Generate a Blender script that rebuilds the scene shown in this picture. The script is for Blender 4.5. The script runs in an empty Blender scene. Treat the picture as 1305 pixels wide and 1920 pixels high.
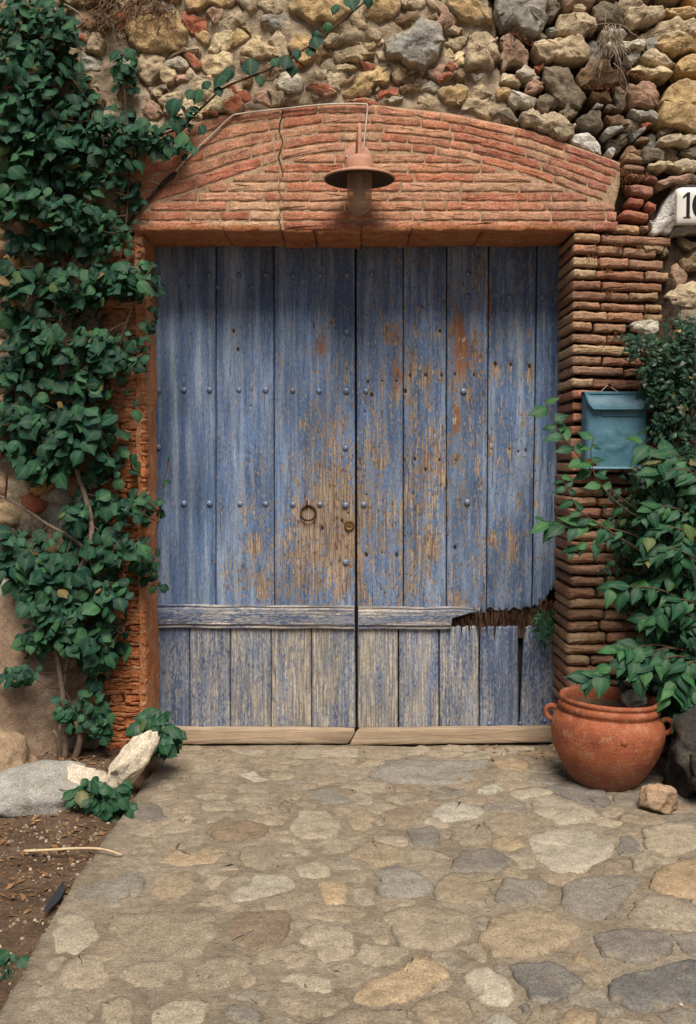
import bpy, math, random
import numpy as np
from mathutils import Vector, Matrix, noise as mn
random.seed(7)
R = random.random
def U(a, b): return a + (b - a) * R()
scene = bpy.context.scene

# ------------------------------------------------------------------ camera
CAM = Vector((0.0, -4.55, 1.40)); TILT = math.radians(2.9); FPX = 1867.0
cam_d = bpy.data.cameras.new("camera"); cam = bpy.data.objects.new("camera", cam_d)
scene.collection.objects.link(cam); scene.camera = cam
cam.location = CAM; cam.rotation_euler = (math.radians(90) - TILT, 0, 0)
cam_d.sensor_fit = 'VERTICAL'; cam_d.sensor_height = 36.0; cam_d.sensor_width = 24.0
cam_d.lens = 35.0; cam_d.clip_start = 0.05; cam_d.clip_end = 600
# ------------------------------------------------------------------ sky, sun, exposure
SUN_EL, SUN_AZ = 55.0, 5.0       # the sun stands behind the camera, a little to its right
world = bpy.data.worlds.new("World"); scene.world = world; world.use_nodes = True
wn = world.node_tree; wn.nodes.clear()
sky = wn.nodes.new('ShaderNodeTexSky'); sky.sky_type = 'NISHITA'; sky.sun_disc = False
sky.sun_elevation = math.radians(SUN_EL); sky.sun_rotation = math.radians(180 - SUN_AZ)
sky.air_density = 1.0; sky.dust_density = 1.0; sky.ozone_density = 1.0
hsv = wn.nodes.new('ShaderNodeHueSaturation'); hsv.inputs['Saturation'].default_value = 0.6
wbg = wn.nodes.new('ShaderNodeBackground'); wbg.inputs[1].default_value = 0.05
wo = wn.nodes.new('ShaderNodeOutputWorld')
wn.links.new(sky.outputs[0], hsv.inputs['Color']); wn.links.new(hsv.outputs[0], wbg.inputs[0]); wn.links.new(wbg.outputs[0], wo.inputs[0])
sd = bpy.data.lights.new("sun", 'SUN'); sun = bpy.data.objects.new("sun", sd); scene.collection.objects.link(sun)
sd.energy = 5.0; sd.angle = math.radians(32); sd.color = (1.0, 0.915, 0.79)
sun.rotation_euler = (math.radians(90 - SUN_EL), 0, math.radians(SUN_AZ)); sun.location = (0, -6, 8)
vs = scene.view_settings; vs.view_transform = 'Standard'; vs.look = 'None'; vs.exposure = 0.07; vs.gamma = 1.0
vs.use_curve_mapping = False
scene.cycles.use_denoising = True
scene.cycles.max_bounces = 4; scene.cycles.diffuse_bounces = 3; scene.cycles.glossy_bounces = 2; scene.cycles.transparent_max_bounces = 8

# ------------------------------------------------------------------ measuring helpers
CT, ST = math.cos(TILT), math.sin(TILT)
def ray(px, py):
    a = (px - 652.5) / FPX; b = -(py - 960.0) / FPX
    return Vector((a, CT + b * ST, -ST + b * CT))
def P(px, py, Y=0.0):
    d = ray(px, py); t = (Y - CAM.y) / d.y
    return CAM + d * t
def G(px, py, z=0.0):
    d = ray(px, py); t = (z - CAM.z) / d.z
    return CAM + d * t
def PX(v):
    d = v - CAM; w = d.y * CT - d.z * ST; u = d.y * ST + d.z * CT
    return 652.5 + d.x / w * FPX, 960.0 - u / w * FPX
def sm(a, b, x):
    t = min(1.0, max(0.0, (x - a) / (b - a))); return t * t * (3 - 2 * t)
def fr(x, y, z, o=4, h=0.9, l=2.0): return mn.fractal(Vector((x, y, z)), h, l, o)

# ------------------------------------------------------------------ object helpers
COL = scene.collection
def mesh_of(name, verts, faces, smooth=True):
    me = bpy.data.meshes.new(name); me.from_pydata([tuple(v) for v in verts], [], faces)
    if smooth: me.polygons.foreach_set('use_smooth', [True] * len(me.polygons))
    me.update(); return me
def thing(name, label, cat, loc=(0, 0, 0), group=None):
    o = bpy.data.objects.new(name, None); COL.objects.link(o); o.location = loc; o.empty_display_size = 0.05
    o["label"] = label; o["category"] = cat
    if group: o["group"] = group
    return o
def mk(name, verts, faces, mat, parent=None, color=None, smooth=True):
    """one mesh object; verts in world space; a child's mesh is stored relative to its parent's world place"""
    if parent is not None:
        off = Vector(parent.location)
        if parent.parent: off = off + Vector(parent.parent.location)
        verts = [Vector(v) - off for v in verts]
    o = bpy.data.objects.new(name, mesh_of(name, verts, faces, smooth)); COL.objects.link(o)
    o.data.materials.append(mat); o.parent = parent
    if color is not None: o.color = (color[0], color[1], color[2], 1)
    return o
def tag(o, label, cat, group=None):
    o["label"] = label; o["category"] = cat
    if group: o["group"] = group
    return o
class MB:
    def __init__(s): s.v = []; s.f = []
    def add(s, v, f):
        k = len(s.v); s.v += list(v); s.f += [tuple(i + k for i in q) for q in f]; return s
    def box(s, a, b):
        x0, y0, z0 = a; x1, y1, z1 = b
        return s.add([Vector(p) for p in ((x0,y0,z0),(x1,y0,z0),(x1,y1,z0),(x0,y1,z0),(x0,y0,z1),(x1,y0,z1),(x1,y1,z1),(x0,y1,z1))],
              [(0,3,2,1),(4,5,6,7),(0,1,5,4),(1,2,6,5),(2,3,7,6),(3,0,4,7)])
    def build(s, name, mat, parent=None, color=None, smooth=True): return mk(name, s.v, s.f, mat, parent, color, smooth)
def tube(pts, rad, n=7, cap=True):
    pts = [Vector(p) for p in pts]; m = len(pts)
    if not hasattr(rad, '__len__'): rad = [rad] * m
    elif len(rad) != m: rad = [rad[0] + (rad[-1] - rad[0]) * i / (m - 1) for i in range(m)]
    V, F = [], []; up = Vector((0.13, 0.31, 0.94))
    for i, p in enumerate(pts):
        t = (pts[min(i + 1, m - 1)] - pts[max(i - 1, 0)]).normalized()
        a = t.cross(up)
        if a.length < 0.05: a = t.cross(Vector((1, 0, 0)))
        a.normalize(); b = t.cross(a)
        for k in range(n):
            an = 2 * math.pi * k / n; V.append(p + (a * math.cos(an) + b * math.sin(an)) * rad[i])
    for i in range(m - 1):
        for k in range(n):
            k2 = (k + 1) % n; F.append((i * n + k, i * n + k2, (i + 1) * n + k2, (i + 1) * n + k))
    if cap: F.append(tuple(range(n))[::-1]); F.append(tuple((m - 1) * n + k for k in range(n)))
    return V, F
def spline(pts, sub=6):
    pts = [Vector(p) for p in pts]; out = []
    for i in range(len(pts) - 1):
        p0 = pts[max(i - 1, 0)]; p1 = pts[i]; p2 = pts[i + 1]; p3 = pts[min(i + 2, len(pts) - 1)]
        for k in range(sub):
            t = k / sub
            out.append(0.5 * ((2 * p1) + (p2 - p0) * t + (2 * p0 - 5 * p1 + 4 * p2 - p3) * t * t + (3 * p1 - p0 - 3 * p2 + p3) * t ** 3))
    out.append(pts[-1]); return out
def lathe(prof, n=40, c=(0, 0, 0), mat4=None):
    V, F = [], []; c = Vector(c)
    for r, z in prof:
        for k in range(n):
            a = 2 * math.pi * k / n; p = Vector((r * math.cos(a), r * math.sin(a), z))
            V.append((mat4 @ p if mat4 else p) + c)
    for i in range(len(prof) - 1):
        for k in range(n):
            k2 = (k + 1) % n; F.append((i * n + k, i * n + k2, (i + 1) * n + k2, (i + 1) * n + k))
    return V, F
def resample(poly, n):
    m = len(poly); seg = []; L = 0
    for i in range(m):
        a = poly[i]; b = poly[(i + 1) % m]; l = math.hypot(b[0] - a[0], b[1] - a[1]); seg.append(l); L += l
    out = []; i = 0; acc = 0
    for k in range(n):
        d = L * k / n
        while i < m - 1 and acc + seg[i] < d: acc += seg[i]; i += 1
        t = (d - acc) / max(seg[i], 1e-9); a = poly[i]; b = poly[(i + 1) % m]
        out.append((a[0] + (b[0] - a[0]) * t, a[1] + (b[1] - a[1]) * t))
    return out
def chaikin(poly, it=1, k=.22):
    for _ in range(it):
        o = []
        for i in range(len(poly)):
            a = poly[i]; b = poly[(i + 1) % len(poly)]
            j = 1 - k; o.append((a[0] * j + b[0] * k, a[1] * j + b[1] * k)); o.append((a[0] * k + b[0] * j, a[1] * k + b[1] * j))
        poly = o
    return poly
def area2(poly): return sum(poly[i][0] * poly[(i+1) % len(poly)][1] - poly[(i+1) % len(poly)][0] * poly[i][1] for i in range(len(poly))) / 2
def slab(poly, h0, h1, mapf, bevel=0.006, dome=0.0, facets=0, slope=0.3, namp=0.003, nscale=25.0, spacing=0.015,
         rnd=1, depth_rings=1, rough=0.0, rings=(0.78, 0.52, 0.26), cut=.22, ridge=0.0):
    global RIMS
    """a solid piece: outline in a plane (u,v), back at height h0, face at h1, rounded edges, facets and uneven surface"""
    if area2(poly) < 0: poly = poly[::-1]
    if rnd: poly = chaikin(poly, rnd, cut)
    per = sum(math.hypot(poly[i][0] - poly[i-1][0], poly[i][1] - poly[i-1][1]) for i in range(len(poly)))
    n = int(min(64, max(12, per / spacing))); pts = resample(poly, n); s0 = U(0, 100)
    if rough:
        pts = [(u + rough * fr(u * nscale * .8, v * nscale * .8, s0), v + rough * fr(u * nscale * .8 + 9, v * nscale * .8, s0)) for u, v in pts]
    cu = sum(p[0] for p in pts) / n; cv = sum(p[1] for p in pts) / n
    planes = [(U(-slope, slope), U(-slope, slope), U(0, .8)) for _ in range(facets)]
    size = math.sqrt(abs(area2(pts)))
    def H(u, v, t):
        h = h1 + dome * (1 - t * t)
        for a, b, c in planes:
            h = min(h, h1 + dome * (0.45 + c) + a * (u - cu) + b * (v - cv))
        h += namp * 1.6 * fr(u * nscale, v * nscale, s0 + 3.3, 4)
        if ridge: h -= ridge * max(0, .5 - abs(fr(u * nscale * .6 + 5, v * nscale * .9, s0 + 7.7, 3))) * 2
        return h
    V, F = [], []
    def ring(ps, hs): V.extend([mapf(p[0], p[1], h) for p, h in zip(ps, hs)])
    inn = []
    for i in range(n):
        a = pts[i - 1]; b = pts[(i + 1) % n]; tx, ty = b[0] - a[0], b[1] - a[1]; l = math.hypot(tx, ty) or 1
        q = (pts[i][0] - ty / l * bevel, pts[i][1] + tx / l * bevel)
        inn.append(q)
    k = 0
    for d in range(depth_rings):
        f = d / depth_rings
        js = namp * (0 if d == 0 else 1)
        ring([(u + js * fr(u * nscale, v * nscale, s0 + f * 9), v + js * fr(u * nscale, v * nscale, s0 + f * 9 + 5)) for u, v in pts], [h0 + (h1 - bevel - h0) * f] * n)
        k += 1
    ring(pts, [min(H(u, v, 1) , h1 + dome) - bevel for u, v in pts]); k += 1
    mid = [((p[0] * .3 + q[0] * .7), (p[1] * .3 + q[1] * .7)) for p, q in zip(pts, inn)]
    ring(mid, [H(u, v, .98) - bevel * .3 for u, v in mid]); k += 1
    ring(inn, [H(u, v, .93) for u, v in inn]); k += 1
    for t in rings:
        q = [(cu + (p[0] - cu) * t, cv + (p[1] - cv) * t) for p in inn]
        ring(q, [H(u, v, t) for u, v in q]); k += 1
    V.append(mapf(cu, cv, H(cu, cv, 0)))
    for r in range(k - 1):
        for i in range(n):
            j = (i + 1) % n; F.append((r * n + i, r * n + j, (r + 1) * n + j, (r + 1) * n + i))
    c = len(V) - 1; b = (k - 1) * n
    for i in range(n): F.append((b + i, b + (i + 1) % n, c))
    RIMS = [1.0] * (n * (k - len(rings))) + [t for t in rings for _ in range(n)] + [0.0]
    return V, F
RIMS = []
def set_rim(o):
    a = o.data.attributes.new('rim', 'FLOAT', 'POINT'); a.data.foreach_set('value', RIMS); return o
def wallmap(u, v, h): return Vector((u, -h, v))        # face looks to -Y
def floormap(u, v, h): return Vector((u, v, h))        # face looks up
def rock(c, size, seed, rot=0.0, sub=3, cuts=7, amp=0.10, sharp=0.75):
    import bmesh
    rs = random.Random(seed); bm = bmesh.new(); bmesh.ops.create_icosphere(bm, subdivisions=sub, radius=1)
    pl = []
    for _ in range(cuts):
        d = Vector((rs.gauss(0, 1), rs.gauss(0, 1), rs.gauss(0, 1))).normalized(); pl.append((d, rs.uniform(sharp - .15, sharp + .15)))
    V = []; ca, sa = math.cos(rot), math.sin(rot)
    for v in bm.verts:
        p = v.co.copy()
        for d, o in pl:
            k = p.dot(d)
            if k > o: p -= d * (k - o) * .9
        p += v.co * amp * fr(v.co.x * 1.7 + seed, v.co.y * 1.7, v.co.z * 1.7, 4) + v.co * amp * .35 * fr(v.co.x * 6 + seed, v.co.y * 6, v.co.z * 6, 3)
        p = Vector((p.x * size[0], p.y * size[1], p.z * size[2])); V.append(Vector((p.x * ca - p.y * sa, p.x * sa + p.y * ca, p.z)) + Vector(c))
    F = [tuple(x.index for x in f.verts) for f in bm.faces]; bm.free(); return V, F

# ------------------------------------------------------------------ material helpers
class NB:
    def __init__(s, name):
        s.m = bpy.data.materials.new(name); s.m.use_nodes = True; s.t = s.m.node_tree; s.t.nodes.clear()
        s.o = s.t.nodes.new('ShaderNodeOutputMaterial')
    def N(s, ty, **k):
        n = s.t.nodes.new(ty)
        for a, b in k.items(): setattr(n, a, b)
        return n
    def put(s, sock, x):
        if hasattr(x, 'links'): s.t.links.new(x, sock)
        elif x is not None:
            if hasattr(sock.default_value, '__len__') and not hasattr(x, '__len__'): x = (x, x, x, 1)[:len(sock.default_value)]
            if hasattr(x, '__len__') and len(sock.default_value) == 4 and len(x) == 3: x = (*x, 1)
            sock.default_value = x
    def pos(s): return s.N('ShaderNodeNewGeometry').outputs['Position']
    def island(s): return s.N('ShaderNodeNewGeometry').outputs['Random Per Island']
    def obj(s): return s.N('ShaderNodeTexCoord').outputs['Object']
    def rand(s): return s.N('ShaderNodeObjectInfo').outputs['Random']
    def col(s): return s.N('ShaderNodeObjectInfo').outputs['Color']
    def attr(s, n): return s.N('ShaderNodeAttribute', attribute_name=n).outputs['Fac']
    def math(s, op, a, b=None, c=None, clamp=False):
        n = s.N('ShaderNodeMath', operation=op, use_clamp=clamp); s.put(n.inputs[0], a)
        if b is not None: s.put(n.inputs[1], b)
        if c is not None: s.put(n.inputs[2], c)
        return n.outputs[0]
    def vmul(s, v, k, add=None):
        n = s.N('ShaderNodeVectorMath', operation='MULTIPLY_ADD'); s.put(n.inputs[0], v); n.inputs[1].default_value = k
        if add is not None: s.put(n.inputs[2], add)
        return n.outputs[0]
    def noise(s, v, scale=5, detail=4, rough=.55, dist=0.0):
        n = s.N('ShaderNodeTexNoise'); s.put(n.inputs['Vector'], v); n.inputs['Scale'].default_value = scale
        n.inputs['Detail'].default_value = detail; n.inputs['Roughness'].default_value = rough; n.inputs['Distortion'].default_value = dist
        return n.outputs['Fac']
    def voro(s, v, scale=5, feature='F1', out='Distance', rnd=1.0):
        n = s.N('ShaderNodeTexVoronoi', feature=feature); s.put(n.inputs['Vector'], v); n.inputs['Scale'].default_value = scale
        n.inputs['Randomness'].default_value = rnd
        return n.outputs[out]
    def ramp(s, f, stops, interp='LINEAR'):
        n = s.N('ShaderNodeValToRGB'); cr = n.color_ramp; cr.interpolation = interp
        while len(cr.elements) < len(stops): cr.elements.new(0.5)
        for e, (p, c) in zip(cr.elements, stops):
            e.position = p; e.color = (*c, 1) if hasattr(c, '__len__') else (c, c, c, 1)
        s.put(n.inputs[0], f); return n.outputs[0]
    def mix(s, f, a, b, blend='MIX'):
        n = s.N('ShaderNodeMix', data_type='RGBA', blend_type=blend); n.clamp_factor = True
        s.put(n.inputs[0], f); s.put(n.inputs[6], a); s.put(n.inputs[7], b); return n.outputs[2]
    def bump(s, h, strength=.5, dist=.01, normal=None):
        n = s.N('ShaderNodeBump'); s.put(n.inputs['Height'], h); n.inputs['Strength'].default_value = strength
        n.inputs['Distance'].default_value = dist
        if normal is not None: s.put(n.inputs['Normal'], normal)
        return n.outputs[0]
    def bsdf(s, base, rough=.8, normal=None, **k):
        n = s.N('ShaderNodeBsdfPrincipled'); s.put(n.inputs['Base Color'], base); s.put(n.inputs['Roughness'], rough)
        n.inputs['Specular IOR Level'].default_value = k.pop('spec', .35)
        if normal is not None: s.put(n.inputs['Normal'], normal)
        for a, b in k.items(): s.put(n.inputs[a], b)
        return n.outputs[0]
    def end(s, sh): s.t.links.new(sh, s.o.inputs['Surface']); return s.m

def m_stone(name, var=.5, fleck=.35, bscale=38, bstr=.55, dirt=(0.20, 0.14, 0.085), dirtamt=.45, mixed=None, smear=None, smamt=.5, smthr=.72):
    b = NB(name); p = b.pos(); rv = b.math('MULTIPLY', b.rand(), 31.0)
    v = b.vmul(p, (1, 1, 1), rv)
    big = b.noise(v, 9, 5, .6); mid = b.noise(v, 34, 6, .65); fine = b.noise(v, 150, 4, .6)
    base = b.col() if not mixed else b.ramp(b.island(), mixed, 'CONSTANT')
    c = b.mix(1.0, base, b.ramp(big, [(.25, 1 - var), (.5, 1.0), (.78, 1 + var * .7)]), 'MULTIPLY')
    c = b.mix(b.math('MULTIPLY', b.ramp(b.noise(v, 16, 7, .7, .6), [(.50, 0), (.68, 1)]), dirtamt), c, dirt)
    c = b.mix(fleck, c, b.mix(1.0, c, b.ramp(mid, [(.3, .45), (.5, 1.0), (.72, 1.5)]), 'MULTIPLY'))
    c = b.mix(.55, c, b.mix(1.0, c, b.ramp(fine, [(.34, .38), (.5, 1.0), (.68, 1.55)]), 'MULTIPLY'))
    if smear:   # bedding mortar smeared over the edges of the piece
        q = b.math('ADD', b.math('MULTIPLY', b.noise(p, 22, 8, .7), 1.0), b.math('MULTIPLY', b.math('POWER', b.attr('rim'), 2.0), smamt))
        c = b.mix(b.ramp(q, [(smthr, 0), (smthr + .16, 1)]), c, b.mix(1.0, smear, b.ramp(mid, [(.3, .65), (.7, 1.3)]), 'MULTIPLY'))
    pit = b.ramp(b.voro(v, 70, 'F1'), [(.05, 0), (.22, 1)])
    h = b.math('ADD', b.math('MULTIPLY', b.noise(v, bscale, 9, .68), 1.0), b.math('MULTIPLY', pit, .12))
    return b.end(b.bsdf(c, .92, b.bump(h, bstr, .02), spec=.2))
M = {}
M['stone'] = m_stone('rubble_stone', .55, .5, 34, .8, smear=(.38, .30, .21), smamt=.34, smthr=.76)
M['dry_stone'] = m_stone('dry_laid_stone', .5, .5, 34, .8)
M['stone_mixed'] = m_stone('small_rubble', mixed=[(0, (.37, .275, .165)), (.2, (.42, .26, .105)), (.35, (.21, .135, .08)), (.5, (.33, .22, .15)), (.65, (.20, .165, .12)), (.8, (.46, .43, .365)), (.92, (.36, .12, .07))])
M['gravel'] = m_stone('gravel', mixed=[(0, (.16, .10, .07)), (.3, (.26, .18, .12)), (.55, (.36, .28, .21)), (.75, (.20, .13, .09)), (.9, (.52, .45, .36))])
M['pave'] = m_stone('paving_stone', .32, .40, 30, .42, (0.24, 0.195, 0.145), .45, smear=(.285, .233, .174), smamt=.24, smthr=.76)
M['rock'] = m_stone('loose_rock', .3, .35, 30, .55, (0.22, 0.16, 0.10), .3)

M['pave_mixed'] = m_stone('outer_paving', .32, .40, 30, .42, (0.24, 0.195, 0.145), .45, mixed=[(0, (.285, .23, .165)), (.3, (.338, .285, .215)), (.55, (.235, .212, .18)), (.75, (.345, .258, .165)), (.9, (.395, .355, .285))], smear=(.285, .233, .174), smamt=.24, smthr=.76)

def m_brick(name, smear, amt, dark=.0, bstr=.6):
    b = NB(name); p = b.pos(); v = b.vmul(p, (1, 1, 1), b.math('MULTIPLY', b.rand(), 17.0))
    big = b.noise(v, 14, 6, .65); fine = b.noise(v, 120, 5, .65)
    c = b.mix(1.0, b.col(), b.ramp(big, [(.28, .62), (.5, 1.0), (.75, 1.35)]), 'MULTIPLY')
    c = b.mix(b.math('MULTIPLY', b.ramp(b.noise(v, 26, 8, .72, .5), [(.49, 0), (.72, 1)]), amt), c, smear)
    c = b.mix(b.math('MULTIPLY', b.ramp(b.noise(v, 60, 5, .6), [(.60, 0), (.70, 1)]), .55), c, (.09, .045, .03))
    c = b.mix(.75, c, b.mix(1.0, c, b.ramp(fine, [(.34, .42), (.5, 1.0), (.68, 1.5)]), 'MULTIPLY'))
    h = b.math('ADD', b.noise(v, 45, 9, .7), b.math('MULTIPLY', b.ramp(b.voro(v, 90), [(.05, 0), (.25, 1)]), .2))
    return b.end(b.bsdf(c, .93, b.bump(h, bstr, .012), spec=.15))
M['brick'] = m_brick('arch_brick', (.50, .33, .22), .7, bstr=.45)
M['pier_brick'] = m_brick('pier_brick', (.30, .22, .14), .35)
M['jamb_brick'] = m_brick('jamb_brick', (.46, .24, .12), .35, bstr=.8)

def m_mortar(name, c0, c1, c2, scale=1.0, bstr=.7):
    b = NB(name); p = b.pos()
    big = b.noise(p, 6 * scale, 6, .65); mid = b.noise(p, 40 * scale, 6, .7); fine = b.noise(p, 170, 4, .65)
    c = b.ramp(big, [(.28, c0), (.5, c1), (.72, c2)])
    c = b.mix(.7, c, b.mix(1.0, c, b.ramp(mid, [(.3, .5), (.52, 1.0), (.72, 1.35)]), 'MULTIPLY'))
    c = b.mix(.6, c, b.mix(1.0, c, b.ramp(fine, [(.3, .5), (.5, 1.0), (.7, 1.5)]), 'MULTIPLY'))
    peb = b.ramp(b.voro(p, 75 * scale), [(.08, 1), (.26, 0)])
    c = b.mix(b.math('MULTIPLY', peb, b.math('MULTIPLY', b.ramp(b.noise(p, 11, 3), [(.5, 0), (.6, 1)]), .35)), c, (.52, .44, .33))
    h = b.math('ADD', b.noise(p, 30 * scale, 9, .72), b.math('MULTIPLY', peb, .25))
    return b.end(b.bsdf(c, .95, b.bump(h, bstr, .025), spec=.12))
M['mortar'] = m_mortar('wall_mortar', (.24, .18, .125), (.40, .32, .23), (.50, .42, .32))
M['arch_mortar'] = m_mortar('arch_mortar', (.30, .18, .11), (.42, .29, .19), (.50, .38, .27), 1.4, .5)
M['dark_mortar'] = m_mortar('earth_joint', (.035, .024, .017), (.07, .048, .034), (.115, .082, .058))
M['plaster'] = m_mortar('earth_render', (.17, .11, .075), (.27, .19, .135), (.36, .27, .20), .7, .45)
M['orange_plaster'] = m_mortar('orange_render', (.36, .13, .055), (.50, .21, .10), (.54, .31, .18), 1.3, .7)
M['pave_mortar'] = m_mortar('paving_mortar', (.185, .15, .108), (.275, .225, .168), (.335, .283, .217), .6, .7)
M['soil'] = m_mortar('soil', (.08, .05, .034), (.15, .098, .066), (.23, .16, .11), 1.3, .9)

def m_flat(name, c, rough=.6, metal=0.0, var=.25, scale=40, bstr=.15, spec=.35, c2=None, thr=.55):
    b = NB(name); p = b.pos(); n = b.noise(p, scale, 6, .65)
    cc = b.mix(1.0, c, b.ramp(n, [(.25, 1 - var), (.75, 1 + var)]), 'MULTIPLY')
    if c2: cc = b.mix(b.ramp(b.noise(p, scale * .5, 8, .7), [(thr, 0), (thr + .1, 1)]), cc, c2)
    return b.end(b.bsdf(cc, rough, b.bump(b.noise(p, scale * 2, 6, .6), bstr, .006), Metallic=metal, spec=spec))
M['lamp'] = m_flat('dusty_lamp_paint', (.46, .25, .17), .75, 0, .2, 45, .2, .25, (.30, .15, .10), .6)
M['lamp_in'] = m_flat('shadowed_shade_inside', (.035, .028, .02), .8)  # shadow under the lampshade is put into this colour
M['screw'] = m_flat('dull_steel', (.22, .23, .26), .45, .7)
M['cable'] = m_flat('cream_cable', (.55, .48, .40), .6, 0, .2, 60)
M['black'] = m_flat('black_cable', (.015, .014, .014), .5)
M['rust'] = m_flat('rusty_iron', (.055, .03, .02), .75, .3, .5, 90, .4, .3, (.16, .07, .03), .58)
M['brass'] = m_flat('tarnished_brass', (.17, .10, .04), .5, .6, .5, 120, .3)
M['plate'] = m_flat('white_enamel', (.72, .70, .66), .3, 0, .06, 12, .03, .5)
M['ink'] = m_flat('black_enamel', (.012, .012, .014), .3)
M['wire'] = m_flat('pale_wire', (.45, .38, .33), .5)
M['bark'] = m_flat('bark', (.20, .15, .115), .9, 0, .5, 55, .7, .15, (.10, .07, .05), .55)
M['twig'] = m_flat('twig', (.085, .055, .035), .85, 0, .4, 50, .3, .15)
M['pale_twig'] = m_flat('dry_root', (.34, .28, .22), .9, 0, .35, 50, .2, .15)
M['root'] = m_flat('brown_root', (.17, .105, .06), .9, 0, .4, 50, .2, .15)
M['straw'] = m_flat('straw', (.55, .42, .26), .8, 0, .25, 40, .2)
M['drymoss'] = m_flat('dry_moss', (.16, .07, .035), .95, 0, .6, 120, .5, .1, (.30, .13, .04), .55)
M['litter'] = m_flat('leaf_litter', (.20, .11, .055), .9, 0, .6, 30, .3, .15, (.42, .27, .13), .56)
M['feather'] = m_flat('dark_feather', (.03, .033, .045), .6, 0, .4, 90, .2)
M['void'] = m_flat('gap_darkness', (.03, .022, .017), .95)  # near-black stands in for the darkness behind the plank gaps

# ================================================================== layout of the wall
XL, XR = -0.932, 1.022                     # the doorway's sides
ZL = P(660, 434, 0).z                      # underside of the lintel
DY = 0.33                                  # the door stands this far back
def w2(px, py, Y=0.0):
    v = P(px, py, Y); return (v.x, v.z)
def inside(poly, X, Y):
    r = np.zeros(X.shape, bool); n = len(poly)
    for i in range(n):
        x0, y0 = poly[i]; x1, y1 = poly[(i + 1) % n]
        if y0 == y1: continue
        c = ((y0 > Y) != (y1 > Y)) & (X < (x1 - x0) * (Y - y0) / (y1 - y0) + x0); r ^= c
    return r
def fill(taken, allowed, bounds, cell, n, gap, seed, wx=1.0, steps=11, minr=0.018):
    """fills what is left free with irregular stones: a relaxed partition of the free area"""
    rs = np.random.RandomState(seed); x0, y0, x1, y1 = bounds
    xs = np.arange(x0, x1, cell); ys = np.arange(y0, y1, cell); X, Y = np.meshgrid(xs, ys)
    free = allowed(X, Y)
    for t in taken: free &= ~inside(t, X, Y)
    idx = np.argwhere(free)
    if len(idx) == 0: return []
    seeds = []; 
    cand = idx[rs.permutation(len(idx))]; dmin = gap
    for k in cand:
        if len(seeds) >= n: break
        p = (xs[k[1]], ys[k[0]])
        if all(((p[0] - q[0]) * wx) ** 2 + (p[1] - q[1]) ** 2 > dmin * dmin for q in seeds): seeds.append(p)
    S = np.array(seeds); best = np.full(X.shape, 1e9); lab = np.full(X.shape, -1)
    for i, (a, b) in enumerate(seeds):
        d = ((X - a) * wx) ** 2 + (Y - b) ** 2; k = d < best; best[k] = d[k]; lab[k] = i
    lab[~free] = -1; out = []
    for i, (a, b) in enumerate(seeds):
        k = np.argwhere(lab == i)
        if len(k) < 8: continue
        ca, cb = xs[k[:, 1]].mean(), ys[k[:, 0]].mean()
        pol = []
        for s in range(steps):
            an = 2 * math.pi * s / steps; r = 0.0
            while r < gap * 3:
                r += cell * .5; u = int(round((ca + r * math.cos(an) - x0) / cell)); v = int(round((cb + r * math.sin(an) - y0) / cell))
                if u < 0 or v < 0 or u >= len(xs) or v >= len(ys) or lab[v, u] != i: break
            r = max(r - cell * .2, minr) * rs.uniform(.92, 1.0); pol.append((ca + r * math.cos(an), cb + r * math.sin(an)))
        per = sum(math.hypot(pol[q][0] - pol[q-1][0], pol[q][1] - pol[q-1][1]) for q in range(len(pol)))
        rr = [math.hypot(q[0] - ca, q[1] - cb) for q in pol]; L_ = len(rr)
        rr = [min(rr[q], 1.25 * (rr[q - 1] + rr[(q + 1) % L_]) / 2) for q in range(L_)]; pol = [(ca + rr[q] * math.cos(2 * math.pi * q / L_), cb + rr[q] * math.sin(2 * math.pi * q / L_)) for q in range(L_)]
        if abs(area2(pol)) > minr * minr * 2.2 and 12.57 * abs(area2(pol)) / per ** 2 > .44: out.append(pol)
    return out
def jit(c, k=.18):
    g = 1 + U(-k, k); w = U(-.03, .03); return (c[0] * g * (1 + w), c[1] * g, c[2] * g * (1 - w))

# ------------------------------------------------------------------ ground: one sheet to the horizon
def axis(a, b, step, far):
    l = list(np.arange(a, b + 1e-6, step)); s = step; x = a; left = []
    while x > -far: s *= 1.5; x -= s; left.append(x)
    s = step; x = b; right = []
    while x < far: s *= 1.5; x += s; right.append(x)
    return left[::-1] + l + right
def soil_z(x, y):
    z = -0.030
    z += 0.095 * sm(-0.85, 0.05, y) * sm(-0.86, -1.05, x)
    if -3 < x < 3 and -4 < y < 1: z += .012 * fr(x * 3, y * 3, .5) + .007 * fr(x * 22, y * 22, 2.5)
    return z
gx = axis(-2.2, 2.2, .035, 300); gy = axis(-3.6, .5, .035, 300)
V = [Vector((x, y, soil_z(x, y))) for y in gy for x in gx]; nx = len(gx)
F = [(j * nx + i, j * nx + i + 1, (j + 1) * nx + i + 1, (j + 1) * nx + i) for j in range(len(gy) - 1) for i in range(nx - 1)]
ground = mk('ground', V, F, M['soil']); ground['kind'] = 'structure'

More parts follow.
